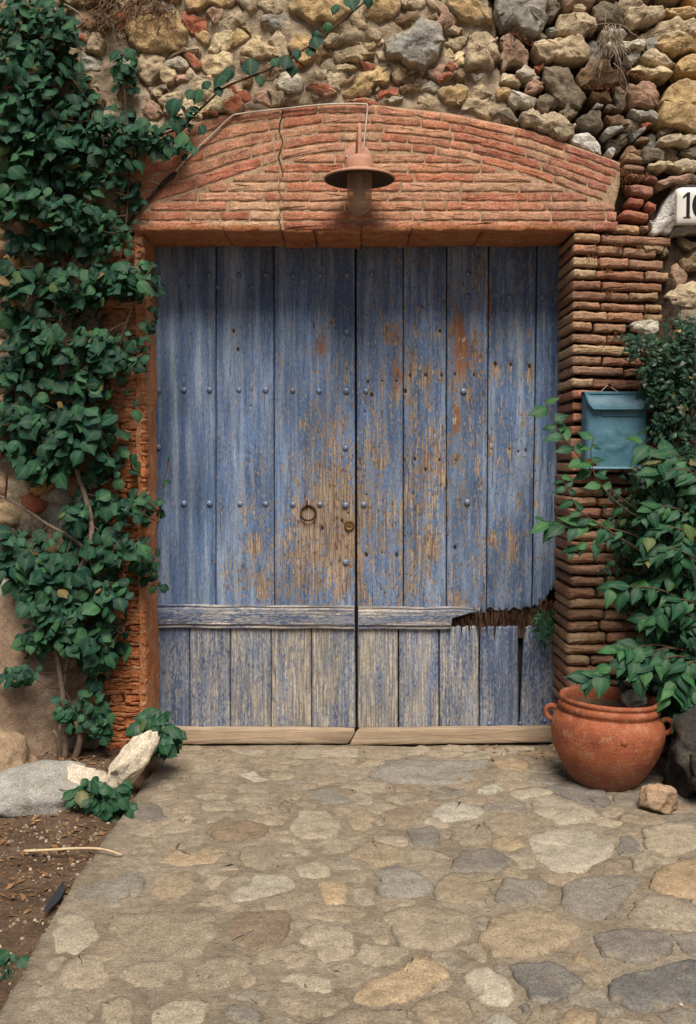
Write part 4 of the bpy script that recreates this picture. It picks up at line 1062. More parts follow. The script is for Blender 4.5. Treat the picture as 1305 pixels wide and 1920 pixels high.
# studs
def dome_mesh(r, h, n=12):
    prof = [(r, 0), (r * .98, h * .25), (r * .82, h * .6), (r * .5, h * .88)]
    V = []; F = []
    for q, z in prof:
        for k in range(n): a = 2 * math.pi * k / n; V.append(Vector((q * math.cos(a), -z, q * math.sin(a))))
    V.append(Vector((0, -h, 0)))
    for i in range(3):
        for k in range(n): F.append((i * n + k, i * n + (k + 1) % n, (i + 1) * n + (k + 1) % n, (i + 1) * n + k))
    for k in range(n): F.append((3 * n + k, 3 * n + (k + 1) % n, 4 * n))
    return mesh_of('stud', V, F)
stud_me = dome_mesh(.0155, .011); stud_me.materials.append(M['stud'])
STL = [(342, 516), (392, 516), (448, 516), (498, 515), (549, 517), (600, 516), (650, 516), (307, 538), (358, 539), (408, 538), (472, 538), (650, 623),
 (297, 732), (345, 731), (393, 731), (448, 731), (498, 731), (549, 732), (598, 733), (649, 733), (648, 840), (297, 838), (298, 945), (345, 944), (393, 944), (450, 945), (498, 945), (549, 946), (600, 946), (648, 947), (648, 1054)]
STR = [(697, 513), (877, 513), (876, 556), (955, 556), (1017, 557), (686, 733), (869, 734), (682, 946), (876, 942), (918, 1357, 1), (976, 1356, 1), (1022, 1352, 1), (854, 1363, 1)]
for lf, L in ((leafL, STL), (leafR, STR)):
    for q in L:
        v = P(q[0], q[1], DY + (.007 if len(q) > 2 else -.0005)); o = bpy.data.objects.new('stud', stud_me); COL.objects.link(o); o.parent = lf
        o.location = v - Vector(lf.location); o.rotation_euler = (U(-.1, .1), U(0, 6), U(-.1, .1)); s = U(.85, 1.05) * (.72 if q[1] in (538, 539) or len(q) > 2 else 1); o.scale = (s, s, s)
# iron ring handle and round lock
c = P(578, 962, DY - .012); ring = []; V, F = [], []
n1, n2_ = 28, 8; R0, r0 = .0365, .0048
for i in range(n1):
    a = 2 * math.pi * i / n1
    for k in range(n2_):
        t_ = 2 * math.pi * k / n2_; rr = R0 + r0 * math.cos(t_)
        V.append(c + Vector((rr * math.cos(a), r0 * math.sin(t_) + .006 * math.sin(a), rr * math.sin(a))))
for i in range(n1):
    for k in range(n2_): F.append((i * n2_ + k, i * n2_ + (k + 1) % n2_, ((i + 1) % n1) * n2_ + (k + 1) % n2_, ((i + 1) % n1) * n2_ + k))
rg = mk('ring_handle', V, F, M['rust'], leafL)
e = P(576, 944, DY); V, F = tube(spline([e + Vector((0, .004, .012)), e + Vector((0, -.018, .008)), e + Vector((0, -.026, -.006)), e + Vector((0, -.016, -.016)), e + Vector((0, .002, -.014))], 4), .0045, 7)
ey = mk('eye_bolt', V, F, M['rust'], leafL)
c = P(655, 985, DY); mt = Matrix.Rotation(math.radians(90), 3, 'X')
V, F = lathe([(.0001, .010), (.006, .0102), (.010, .009), (.017, .009), (.0185, .0115), (.0235, .011), (.0255, .008), (.026, 0)], 24, c, mt); lk = mk('lock_plate', V, F, M['brass'], leafL)
b = MB(); b.box((c.x - .002, c.y - .0112, c.z - .006), (c.x + .002, c.y - .0095, c.z + .004)); b.build('key_slot', M['black'], lk, smooth=False)

# ================================================================== wall lamp
lc = P(674, 335, -.19); lamp = thing('wall_lamp', 'dusty terracotta coloured wall lamp with round shade and glass jar', 'lamp', (lc.x, 0, lc.z))
z = lc.z; cx, cy = lc.x, -.19
Z3 = Vector((cx, cy, z))
V, F = lathe([(.150, -.006), (.1545, -.004), (.155, 0), (.150, .006), (.12, .017), (.09, .026), (.066, .033), (.060, .038)], 48, Z3); shade = mk('shade', V, F, M['lamp'], lamp)
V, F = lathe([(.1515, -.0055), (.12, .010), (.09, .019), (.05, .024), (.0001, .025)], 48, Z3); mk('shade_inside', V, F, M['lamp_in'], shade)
V, F = lathe([(.0605, .036), (.0605, .072), (.057, .082), (.046, .092), (.028, .099), (.0001, .101)], 36, Z3); mk('cap', V, F, M['lamp'], lamp)
b = NB('dusty_glass'); tr = b.N('ShaderNodeBsdfTransparent'); tr.inputs[0].default_value = (.93, .82, .70, 1)
gl = b.bsdf(b.ramp(b.noise(b.pos(), 40, 5), [(.3, (.46, .31, .22)), (.7, (.58, .41, .30))]), .28, None, spec=.5); mx = b.N('ShaderNodeMixShader')
lw = b.N('ShaderNodeLayerWeight'); lw.inputs[0].default_value = .5; b.put(mx.inputs[0], b.math('ADD', b.math('MULTIPLY', b.math('POWER', lw.outputs['Facing'], 2.0), .5), .36)); b.t.links.new(tr.outputs[0], mx.inputs[1]); b.t.links.new(gl, mx.inputs[2]); M['glass'] = b.end(mx.outputs[0])
V, F = lathe([(.053, .018), (.0535, -.06), (.053, -.10), (.048, -.122), (.036, -.141), (.018, -.151), (.0001, -.154)], 36, Z3); mk('glass_jar', V, F, M['glass'], lamp)
b = NB('bulb_glass'); M['bulb'] = b.end(b.bsdf((.42, .32, .24), .25, None, spec=.5))
V, F = lathe([(.0135, .018), (.0135, -.018), (.020, -.035), (.028, -.055), (.028, -.068), (.018, -.085), (.0001, -.091)], 20, Z3); mk('bulb', V, F, M['bulb'], lamp)
pc = P(670, 297, 0); V, F = lathe([(.0001, .012), (.050, .012), (.060, .008), (.062, -.012)], 36, Vector((pc.x, -.006, pc.z)), Matrix.Rotation(math.radians(90), 3, 'X')); mk('wall_plate', V, F, M['lamp'], lamp)
V, F = tube(spline([Vector((pc.x, -.012, pc.z + .01)), Vector((pc.x + .002, -.06, pc.z + .045)), Vector((cx, -.13, pc.z + .088)), Vector((cx, -.178, pc.z + .082)), Vector((cx, cy, z + .12)), Vector((cx, cy, z + .09))], 6), .0095, 10); mk('arm', V, F, M['lamp'], lamp)
for dx in (-.046, .046):
    V, F = lathe([(.0001, .009), (.006, .008), (.008, .004), (.008, 0)], 12, Vector((pc.x + dx, -.018, pc.z - .002)), Matrix.Rotation(math.radians(90), 3, 'X')); mk('screw', V, F, M['screw'], lamp)

# ------------------------------------------------------------------ cable
e0 = P(325, 328, -.02); cab = thing('lamp_cable', 'thin cream cable with black taped end running over the arch to the lamp', 'cable', e0)
V, F = tube(spline([P(a, c, y) for a, c, y in [(322, 332, -.024), (345, 302, -.02), (400, 250, -.022), (433, 219, -.024), (452, 213, -.026), (520, 205, -.022), (600, 196.5, -.022), (645, 194.5, -.024), (684, 195, -.026), (689, 199, -.026), (688, 215, -.022), (685, 245, -.022), (682.5, 272, -.02), (681, 282, -.016)]], 5), .0037, 8); mk('cream_lead', V, F, M['cable'], cab)
V, F = tube(spline([P(a, c, y) for a, c, y in [(225, 440, -.02), (262, 392, -.024), (300, 350, -.024), (322, 332, -.024)]], 5), .0062, 8); mk('black_lead', V, F, M['black'], cab)
V, F = tube([P(a, c, -.025) for a, c in [(297, 353), (306, 344), (314, 337), (322, 331), (331, 323)]], [.0065, .011, .010, .0125, .005], 9); mk('tape', V, F, M['black'], cab)
V, F = tube(spline([P(a, c, -.02) for a, c in [(281, 338), (290, 342), (304, 347)]], 4), .0032, 7); mk('loose_end', V, F, M['cable'], cab)

# ------------------------------------------------------------------ mailbox
b = NB('mailbox_paint'); p = b.pos(); n = b.noise(p, 70, 7, .65); n2 = b.noise(p, 14, 6, .6)
c_ = b.ramp(n2, [(.3, (.036, .105, .155)), (.5, (.056, .15, .21)), (.72, (.082, .19, .255))]); c_ = b.mix(b.ramp(b.noise(p, 120, 5, .6), [(.68, 0), (.75, 1)]), c_, (.30, .38, .42))
M['mailbox'] = b.end(b.bsdf(c_, .50, b.bump(n, .35, .006), spec=.45))
Yb = -.022; ma, mb_ = P(1100, 742, -.11), P(1215, 880, -.11); x0, x1 = ma.x, mb_.x; zt = P(1150, 738, -.11).z; zb = mb_.z
box = thing('mailbox', 'blue painted metal mailbox with curved lid hung on the brick pier', 'mailbox', ((x0 + x1) / 2, -.06, zb))
pr = []                                            # plan of the body: rounded front corners
for k in range(7): a = math.pi / 2 * k / 6; pr.append((x0 + .022 - .022 * math.cos(a), -.088 - .022 * math.sin(a)))
for k in range(1, 16): pr.append((x0 + .022 + (x1 - x0 - .044) * k / 16, -.110))
for k in range(7): a = math.pi / 2 * k / 6; pr.append((x1 - .022 + .022 * math.sin(a), -.088 - .022 * math.cos(a)))
pr = [(x0, Yb)] + pr + [(x1, Yb)]; V, F = [], []; nz = 26; m = len(pr); mx_, mz = (x0 + x1) / 2, zb + .12
for j in range(nz + 1):
    zz_ = zb + (zt - zb) * j / nz
    for x, y in pr:
        d = ((x - mx_) / .085) ** 2 + ((zz_ - mz) / .075) ** 2; k = math.exp(-d * d) if y < -.105 else 0
        V.append(Vector((x, y - k * .012 * abs(fr(x * 38, zz_ * 38, 3.3, 4)) * 1.6, zz_ + (.004 * math.exp(-(j / 2.0)) if y < -.1 else 0))))
for j in range(nz):
    for i in range(m - 1): F.append((j * m + i, j * m + i + 1, (j + 1) * m + i + 1, (j + 1) * m + i))
F.append(tuple(range(m))); F.append(tuple(nz * m + i for i in range(m))[::-1])
body = mk('body', V, F, M['mailbox'], box)
V, F = tube([Vector((x, y - .001, zb + .003)) for x, y in pr], .0035, 6); mk('bottom_rim', V, F, M['mailbox'], box)
# lid: a sheet that rolls over the top and hangs down in front
prof = [(Yb, .012), (-.05, .014), (-.085, .008), (-.107, -.004), (-.122, -.022), (-.131, -.045), (-.136, -.066), (-.136, -.070)]
V, F = [], []; n = 24; lx0, lx1 = x0 - .004, x1 + .018
for side in (0, 1):
    for i in range(n + 1):
        g = i / n
        for y, dz in prof:
            f = sm(-.02, -.07, dz); ins = .030 * f ** 2.0; xx = (lx0 + ins * .9) + (lx1 - lx0 - ins * 1.1) * g
            drop = dz + .006 * g * 0
            V.append(Vector((xx, y + side * .0025, zt + drop - side * .0025)))
m = len(prof); q = (n + 1) * m
for i in range(n):
    for k in range(m - 1):
        F.append((i * m + k, i * m + k + 1, (i + 1) * m + k + 1, (i + 1) * m + k)); F.append(tuple(q + t_ for t_ in (i * m + k, (i + 1) * m + k, (i + 1) * m + k + 1, i * m + k + 1)))
for i in range(n): F.append((i * m + m - 1, q + i * m + m - 1, q + (i + 1) * m + m - 1, (i + 1) * m + m - 1))
for cidx in (0, n):
    for k in range(m - 1): F.append((cidx * m + k, cidx * m + k + 1, q + cidx * m + k + 1, q + cidx * m + k))
lid = mk('lid', V, F, M['mailbox'], box)
V, F = tube([Vector((x, -.1375, zt - .070)) for x in np.linspace(lx0 + .028, lx1 - .034, 8)], .0026, 6); mk('rolled_edge', V, F, M['mailbox'], lid)
fx0, fx1 = P(1128, 775, -.11).x, P(1204, 775, -.11).x; fz = P(1160, 781, -.11).z
pol = [(fx0, fz + .05), (fx0, fz + .010), (fx0 + .004, fz + .003), (fx0 + .010, fz), (fx1 - .010, fz), (fx1 - .004, fz + .003), (fx1, fz + .010), (fx1, fz + .05)]
V, F = slab(pol, .109, .1165, wallmap, bevel=.0025, namp=.0004, spacing=.008, rnd=0, rings=(.6, .2)); mk('slot_flap', V, F, M['mailbox'], box)
na = P(1141, 722, -.02); V, F = tube(spline([P(1125, 736, -.03), P(1132, 729, -.035), P(1140, 723, -.03), P(1150, 729, -.035), P(1163, 737, -.03)], 4), .0018, 6); mk('hanging_wire', V, F, M['wire'], box)
V, F = lathe([(.0001, .03), (.007, .028), (.008, .02), (.004, .018), (.003, -.02)], 10, na, Matrix.Rotation(math.radians(90), 3, 'X')); mk('nail', V, F, M['rust'], box)

# ------------------------------------------------------------------ house number
n0, n1_ = P(1268.5, 352, -.066), P(1305, 420, -.066); W = .205; zc0, zc1 = n1_.z, n0.z
plate = thing('house_number', 'white enamel house number plate with black 10 at the right edge', 'number plate', (n0.x + W / 2, -.04, zc0))
V, F = slab([(n0.x, zc0), (n0.x + W, zc0), (n0.x + W, zc1), (n0.x, zc1)], .03, .062, wallmap, bevel=.003, dome=.002, namp=0, spacing=.03, rnd=0, rings=(.6, .2)); V = [v + Vector((0, -.013, 0)) for v in V]; mk('enamel_plate', V, F, M['plate'], plate)
def flat(name, outer, inner=None):
    y = -.0785
    if inner:
        n = len(outer); V = [Vector((x, y, z)) for x, z in outer] + [Vector((x, y, z)) for x, z in inner]; F = [(i, (i + 1) % n, n + (i + 1) % n, n + i) for i in range(n)]
    else: V = [Vector((x, y, z)) for x, z in outer]; F = [tuple(range(len(V)))]
    mk(name, V, F, M['ink'], plate, smooth=False)
H = zc1 - zc0; za, zb_ = zc0 + H * .15, zc0 + H * .86; xs0 = P(1277.5, 390, -.06).x; s = 1 / 416.0
stem0, stem1 = P(1284.5, 390, -.06).x, P(1291, 390, -.06).x
flat('digit_one', [(xs0 + .003, za), (stem1 + .005, za), (stem1 + .005, za + .004), (stem1, za + .006), (stem1, zb_), (stem0 + .004, zb_), (xs0, zb_ - .020), (xs0 + .003, zb_ - .026), (stem0, zb_ - .016), (stem0, za + .006), (xs0 + .003, za + .004)])
ox, oz = P(1311, 390, -.06).x, (za + zb_) / 2; hh = (zb_ - za) / 2
flat('digit_zero', [(ox + .037 * math.cos(2 * math.pi * k / 32), oz + hh * math.sin(2 * math.pi * k / 32)) for k in range(32)], [(ox + .018 * math.cos(2 * math.pi * k / 32), oz + hh * .93 * math.sin(2 * math.pi * k / 32)) for k in range(32)])

# ------------------------------------------------------------------ terracotta pot
b = NB('terracotta'); p = b.pos(); n = b.noise(p, 9, 6, .6); sep = b.N('ShaderNodeSeparateXYZ'); b.put(sep.inputs[0], p)
c_ = b.ramp(n, [(.28, (.19, .050, .026)), (.5, (.30, .088, .041)), (.74, (.38, .15, .08))]); c_ = b.mix(b.math('MULTIPLY', b.ramp(b.noise(p, 30, 8, .7), [(.54, 0), (.68, 1)]), .55), c_, (.44, .29, .20))
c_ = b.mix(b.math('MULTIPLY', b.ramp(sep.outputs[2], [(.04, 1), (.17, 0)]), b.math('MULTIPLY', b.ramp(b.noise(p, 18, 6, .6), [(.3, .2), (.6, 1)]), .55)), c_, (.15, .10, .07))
c_ = b.mix(.6, c_, b.mix(1.0, c_, b.ramp(b.noise(p, 130, 5, .65), [(.34, .5), (.5, 1.0), (.68, 1.4)]), 'MULTIPLY'))
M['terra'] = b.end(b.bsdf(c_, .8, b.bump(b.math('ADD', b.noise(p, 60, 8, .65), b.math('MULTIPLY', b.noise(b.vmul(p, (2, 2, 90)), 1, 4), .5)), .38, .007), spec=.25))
pp = Vector((1.118, -.275, .004)); pot = thing('flower_pot', 'round terracotta pot with rolled rim and two small ear handles by the pier', 'pot', pp)
TL = Matrix.Rotation(math.radians(2.6), 3, 'Y')
prof = [(.0001, .012), (.118, .006), (.128, .0), (.136, .008), (.156, .032), (.182, .068), (.208, .112), (.228, .160), (.239, .205), (.2415, .240), (.238, .270), (.226, .296), (.212, .310), (.206, .316), (.214, .324), (.219, .334), (.218, .346), (.211, .353), (.207, .357), (.213, .362), (.216, .369), (.213, .377), (.204, .380), (.194, .376), (.188, .366), (.188, .340), (.190, .315)]
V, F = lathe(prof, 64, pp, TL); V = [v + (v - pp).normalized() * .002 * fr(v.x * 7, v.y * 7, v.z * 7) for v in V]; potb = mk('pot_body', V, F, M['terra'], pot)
for ang in (math.radians(160), math.radians(-18)):
    d = Vector((math.cos(ang), math.sin(ang), 0)); tn = Vector((0, 0, 1))
    pts = [pp + TL @ (d * r + tn * z_) for r, z_ in [(.222, .300), (.242, .308), (.262, .300), (.270, .280), (.262, .262), (.246, .250), (.232, .246)]]
    V, F = tube(spline(pts, 4), .0115, 9); mk('handle', V, F, M['terra'], pot)
d = Vector((0.02, -1, 0)).normalized(); c = pp + TL @ (d * .236 + Vector((0, 0, .245)))
V, F = rock(c, (.017, .012, .020), 5, 0, 2, 4, .25); mk('boss', V, F, M['terra'], pot)
V, F = [Vector(pp) + TL @ Vector((0, 0, .325))], []
for r in range(1, 7):
    for k in range(28):
        a = 2 * math.pi * k / 28; q = Vector((.031 * r * math.cos(a), .031 * r * math.sin(a), .325)); q.z += .010 * fr(q.x * 22, q.y * 22, 3); V.append(pp + TL @ q)
for k in range(28): F.append((0, 1 + k, 1 + (k + 1) % 28))
for r in range(5):
    for k in range(28): F.append((1 + r * 28 + k, 1 + (r + 1) * 28 + k, 1 + (r + 1) * 28 + (k + 1) % 28, 1 + r * 28 + (k + 1) % 28))
mk('potting_soil', V, F, M['soil'], pot)
def loose(name, c, size, seed, col, label, cat, rot=0, cuts=8, amp=.14, sharp=.72, group=None, sub=4):
    V, F = rock(c, size, seed, rot, sub, cuts, amp, sharp)
    o = thing(name, label, cat, (c[0], c[1], c[2] - size[2] * .8), group) if False else None
    m = mk(name, [Vector(v) - Vector((c[0], c[1], c[2] - size[2] * .6)) for v in V], F, M['rock'], None, col); m.location = (c[0], c[1], c[2] - size[2] * .6)
    tag(m, label, cat, group); return m
loose('stone', (pp.x + .115, pp.y - .02, .375), (.055, .05, .055), 21, (.22, .20, .17), 'grey stone lying on the soil inside the terracotta pot', 'stone', .4)

# ------------------------------------------------------------------ loose rocks on the ground
g = G(1240, 1528); loose('stone', (g.x, g.y + .03, .050), (.082, .062, .062), 33, (.42, .29, .19), 'small tan angular stone on the paving right of the pot', 'stone', -.5)
loose('stone_block', (1.56, -.42, .12), (.30, .26, .24), 12, (.042, .039, .036), 'shade-darkened weathered stone block behind the pot at the right edge', 'stone', .1, 12, .22, .68)  # shade at this edge is put into the block's colour
def at_px(px, py, Y): return P(px, py, Y)
c = at_px(244, 1430, -.42); 
V, F = rock((0, 0, 0), (.070, .062, .165), 41, 0, 4, 7, .18, .74); rm = Matrix.Rotation(math.radians(34), 3, 'Y') @ Matrix.Rotation(math.radians(-12), 3, 'X')
o = mk('stone', [rm @ v for v in V], F, M['rock'], None, (.66, .57, .45)); o.location = (c.x, c.y, c.z + .0); tag(o, 'pale cream stone leaning upright beside the jamb foot', 'stone')
c = at_px(150, 1478, -.42); loose('stone', (c.x, c.y, .045), (.125, .085, .085), 44, (.64, .55, .44), 'pale pitted stone low on the soil behind the leafy mint plant', 'stone', .3, 7, .2)
c = at_px(70, 1490, -.48); loose('boulder', (c.x - .02, c.y + .02, .02), (.30, .17, .115), 47, (.34, .33, .30), 'flat grey boulder half buried in the soil at the left edge', 'boulder', .35, 8, .16, .80)
c = at_px(15, 1440, -.20); loose('boulder', (c.x - .02, c.y, .07), (.15, .15, .14), 52, (.33, .235, .155), 'brown rounded boulder against the earthen wall foot', 'boulder', .2, 7, .2, .8)

# ================================================================== plants
def m_leaf(name, cols, rough=.45, trans=.22, vein=None):
    b = NB(name); rnd = b.math('FRACT', b.math('ADD', b.math('MULTIPLY', b.rand(), 7.31), b.math('MULTIPLY', b.island(), 3.7)))
    c = b.ramp(rnd, [(.95 * i / (len(cols) - 1), k) for i, k in enumerate(cols)] + [(.975, (.09, .13, .04)), (.993, (.16, .10, .04))])
    p = b.obj(); n = b.noise(b.pos(), 30, 4, .6); c = b.mix(1.0, c, b.ramp(n, [(.3, .72), (.7, 1.3)]), 'MULTIPLY')
    rib = b.attr('rib'); c = b.mix(b.math('MULTIPLY', b.math('POWER', rib, 3.0), .24), c, vein or (.16, .24, .10))
    back = b.N('ShaderNodeNewGeometry').outputs['Backfacing']; c = b.mix(b.math('MULTIPLY', back, .35), c, (.13, .19, .12))
    s = b.bsdf(c, rough, b.bump(b.noise(b.pos(), 140, 3), .15, .003), spec=.22)
    t = b.N('ShaderNodeBsdfTranslucent'); b.put(t.inputs[0], b.mix(1.0, c, (1.6, 1.9, .7), 'MULTIPLY'))
    m = b.N('ShaderNodeMixShader'); m.inputs[0].default_value = trans; b.t.links.new(s, m.inputs[1]); b.t.links.new(t.outputs[0], m.inputs[2])
    return b.end(m.outputs[0])
M['ivy'] = m_leaf('climber_leaf', [(0.0058, 0.0302, 0.0216), (0.0094, 0.0461, 0.0310), (0.0200, 0.0780, 0.0420), (0.0108, 0.0504, 0.0353), (0.0400, 0.1200, 0.0500), (0.0079, 0.0389, 0.0281)], .62, .12)
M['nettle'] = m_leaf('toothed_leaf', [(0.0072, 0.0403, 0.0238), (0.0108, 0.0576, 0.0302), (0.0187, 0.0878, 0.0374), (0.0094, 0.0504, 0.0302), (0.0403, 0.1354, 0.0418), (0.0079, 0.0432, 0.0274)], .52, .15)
M['nettle_dark'] = m_leaf('old_shaded_toothed_leaf', [(0.0053, 0.0270, 0.0173), (0.0075, 0.0375, 0.0218), (0.0120, 0.0540, 0.0270), (0.0067, 0.0330, 0.0218), (0.0180, 0.0690, 0.0315), (0.0060, 0.0300, 0.0203)], .5, .12)  # older leaves, with the bush's inner shade also put into the colour
M['jasmine'] = m_leaf('small_glossy_leaf', [(0.0075, 0.0270, 0.0210), (0.0120, 0.0390, 0.0270), (0.0195, 0.0585, 0.0360), (0.0097, 0.0315, 0.0240)], .33, .15)
M['mint'] = m_leaf('mint_leaf', [(0.0115, 0.0508, 0.0279), (0.0172, 0.0697, 0.0344), (0.0246, 0.0902, 0.0410), (0.0148, 0.0590, 0.0328)], .45, .15)
M['fern'] = m_leaf('dark_fern', [(.014, .055, .032), (.022, .075, .042), (.030, .095, .05)], .55)
RIB = {}
def leaf_mesh(name, width, prof, rows, teeth=0.0, fold=.18, curl=.18, twist=0.0, wave=0.0, vein=.035):
    V, F, rb = [], [], []; cs = (-1, -.52, 0, .52, 1)
    for i in range(rows + 1):
        t = i / rows; w = width * prof(t)
        if teeth and 0 < i < rows: w *= 1 + (teeth if i % 2 else -teeth * .6)
        z = -curl * t * t + .02 * math.sin(t * 3); tw = twist * t
        for sx in cs:
            x = sx * w * .5; ax = abs(sx); zz = z + fold * abs(x) - .10 * ax * ax * w + wave * math.sin(t * 9 + sx * 2) * ax + vein * (.5 if i % 2 else -.5) * (ax if ax < .9 else .5) * min(1, w * 2)
            y = t + .10 * ax * w * (1 - t)
            V.append(Vector((x * math.cos(tw) - zz * math.sin(tw), y, zz * math.cos(tw) + x * math.sin(tw)))); rb.append(1.0 if sx == 0 else (.55 if i % 2 == 0 and ax < .9 else 0.0))
    for i in range(rows):
        for k in range(4): a = i * 5 + k; F.append((a, a + 1, a + 6, a + 5))
    me = mesh_of(name, V, F); at = me.attributes.new('rib', 'FLOAT', 'POINT'); at.data.foreach_set('value', rb); return me
ov = lambda t: max(0.0, (math.sin(math.pi * min(1, t * 1.02 + .16) ** .82)) ** .85) * (1 - t ** 6) + .10 * (1 - t) * (t < .1)
def heart(t):
    if t >= .985: return .015
    return max(.02, (math.sin(math.pi * min(1.0, (t * .90 + .12))) ** .62) * (1 - .62 * sm(.55, .97, t)) * (1 if t > .02 else .75))
lan = lambda t: max(.015, math.sin(math.pi * t ** .72) ** 1.05 * (1 - .25 * t))
LEAVES = {
 'ivy': [leaf_mesh('leaf', .74 + .05 * k, heart, 10, 0, [.10, .25, .05, .32, .16][k], [.10, .28, .05, .20, .38][k], [0, .25, -.2, .1, -.3][k], .02) for k in range(5)],
 'nettle': [leaf_mesh('leaf', .56 + .04 * k, lan, 16, .13, [.12, .28, .2, .05][k], [.15, .32, .5, .25][k], [0, .25, -.25, .1][k], .012) for k in range(4)],
 'jasmine': [leaf_mesh('leaf', .52 + .06 * k, lan, 6, 0, [.15, .3, .05][k], [.1, .25, .35][k], [0, .3, -.2][k]) for k in range(3)],
 'mint': [leaf_mesh('leaf', .76 + .04 * k, heart, 10, .05, [.08, .18, .12][k], [.12, .3, .2][k], [0, .15, -.15][k], .015) for k in range(3)],
 'fern': [leaf_mesh('leaf', .34, lan, 8, .22, .1, .25)],
}
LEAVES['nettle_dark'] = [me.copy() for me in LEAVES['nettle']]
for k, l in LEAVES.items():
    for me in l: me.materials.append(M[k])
def basis(n, d):
    n = n.normalized(); d = (d - n * d.dot(n))
    if d.length < 1e-3: d = Vector((1, 0, 0)) - n * n.x
    d.normalize(); x = d.cross(n); return Matrix((x, d, n)).transposed()
def grow(root, kind, leaves, limit=300):
    """leaves: (place, normal, direction, size). The ones that show most become parts of their own, the rest one mass"""
    order = sorted(range(len(leaves)), key=lambda i: (leaves[i][0] - CAM).length); cov = np.zeros((520, 360), bool); score = {}
    for i in order:
        p, n, d, s = leaves[i]; px, py = PX(p + d.normalized() * s * .5); r = s * 400 * .32 / 4
        a, c = int(px / 4) + 10, int(py / 4) + 10; r = max(1, int(r))
        if a < 0 or c < 0 or a >= 350 or c >= 510: score[i] = -1; continue
        v = cov[max(0, c - r):c + r + 1, max(0, a - r):a + r + 1]; score[i] = int((~v).sum()); 
        if a < 10 or c < 10 or a > 336 or c > 490: score[i] *= .1
        v[:] = True
    best = set(sorted(score, key=lambda i: -score[i])[:limit]); best = {i for i in best if score[i] > 0}
    VV, FF, RB = [], [], []; base = 0; off = Vector(root.location)
    for i, (p, n, d, s) in enumerate(leaves):
        me = random.choice(LEAVES[kind]); m = basis(n, d)
        if i in best:
            o = bpy.data.objects.new('leaf', me); COL.objects.link(o); o.parent = root
            o.matrix_local = Matrix.Translation(p - off) @ m.to_4x4() @ Matrix.Diagonal((s * U(.88, 1.1), s, s, 1))
        else:
            nv = len(me.vertices); co = np.empty(nv * 3); me.vertices.foreach_get('co', co); co = co.reshape(-1, 3) * s
            co = co @ np.array(m).T + np.array(p - off); VV.append(co)
            FF += [tuple(k + base for k in q.vertices) for q in me.polygons]; r = np.empty(nv); me.attributes['rib'].data.foreach_get('value', r); RB.append(r); base += nv
    if VV:
        me = bpy.data.meshes.new('foliage'); me.from_pydata([tuple(v) for v in np.vstack(VV)], [], FF); me.polygons.foreach_set('use_smooth', [True] * len(me.polygons))
        at = me.attributes.new('rib', 'FLOAT', 'POINT'); at.data.foreach_set('value', np.concatenate(RB)); me.materials.append(M[kind])
        o = bpy.data.objects.new('foliage', me); COL.objects.link(o); o.parent = root; o['kind'] = 'stuff'
def stems(root, name, L, mat):
    b = MB()
    for pts, r in L: b.add(*tube(spline(pts, 4), r, 6))
    o = b.build(name, mat, root)
    if len(L) > 1: o['kind'] = 'stuff'
    return o
def gauss_pt(c):
    cx, cy, rx, ry = c[:4]
    while True:
        a, d = random.gauss(0, .55), random.gauss(0, .55)
        if a * a + d * d < 1.1: return cx + a * rx, cy + d * ry

# -------- the climber on the left
climb = thing('climbing_shrub', 'large dark green climbing shrub with heart shaped leaves covering the left wall', 'shrub', tuple(P(128, 1425, -.10)))
def pts3(l): return [P(a, c, y) for a, c, y in l]
trunks = [(pts3([(122, 1428, -.10), (120, 1340, -.12), (112, 1260, -.13), (96, 1195, -.14), (78, 1140, -.15), (60, 1060, -.14)]), (.017, .008)),
 (pts3([(140, 1428, -.09), (168, 1300, -.09), (188, 1180, -.10), (192, 1100, -.13), (168, 1040, -.16), (172, 985, -.15), (158, 925, -.14), (140, 870, -.12), (128, 780, -.11), (112, 650, -.10), (118, 500, -.09), (92, 350, -.10), (60, 200, -.11), (40, 60, -.10), (28, -60, -.09)]), (.016, .007)),
 (pts3([(168, 1040, -.16), (148, 1075, -.15), (142, 1160, -.12), (118, 1290, -.11), (122, 1400, -.10)]), (.014, .012)),
 (pts3([(165, 1038, -.16), (136, 1008, -.15), (92, 985, -.12), (40, 950, -.10), (0, 930, -.08)]), (.011, .005)),
 (pts3([(140, 1425, -.10), (150, 1385, -.14), (140, 1350, -.16)]), (.018, .008)), (pts3([(112, 1428, -.10), (108, 1385, -.15), (100, 1370, -.16)]), (.013, .006)),
 (pts3([(150, 27, -.14), (154, 40, -.15), (140, 56, -.15), (118, 68, -.14), (98, 78, -.12)]), (.006, .004)), (pts3([(120, 8, -.12), (138, 18, -.14), (150, 27, -.14)]), (.005, .006))]
for t_ in trunks: stems(climb, 'stem', [t_], M['bark'])
vine = [(170, 205, -.10), (240, 258, -.10), (330, 243, -.08), (372, 208, -.07), (420, 165, -.07), (480, 140, -.08), (520, 121, -.09), (580, 86, -.09), (640, 40, -.10), (697, -8, -.10)]
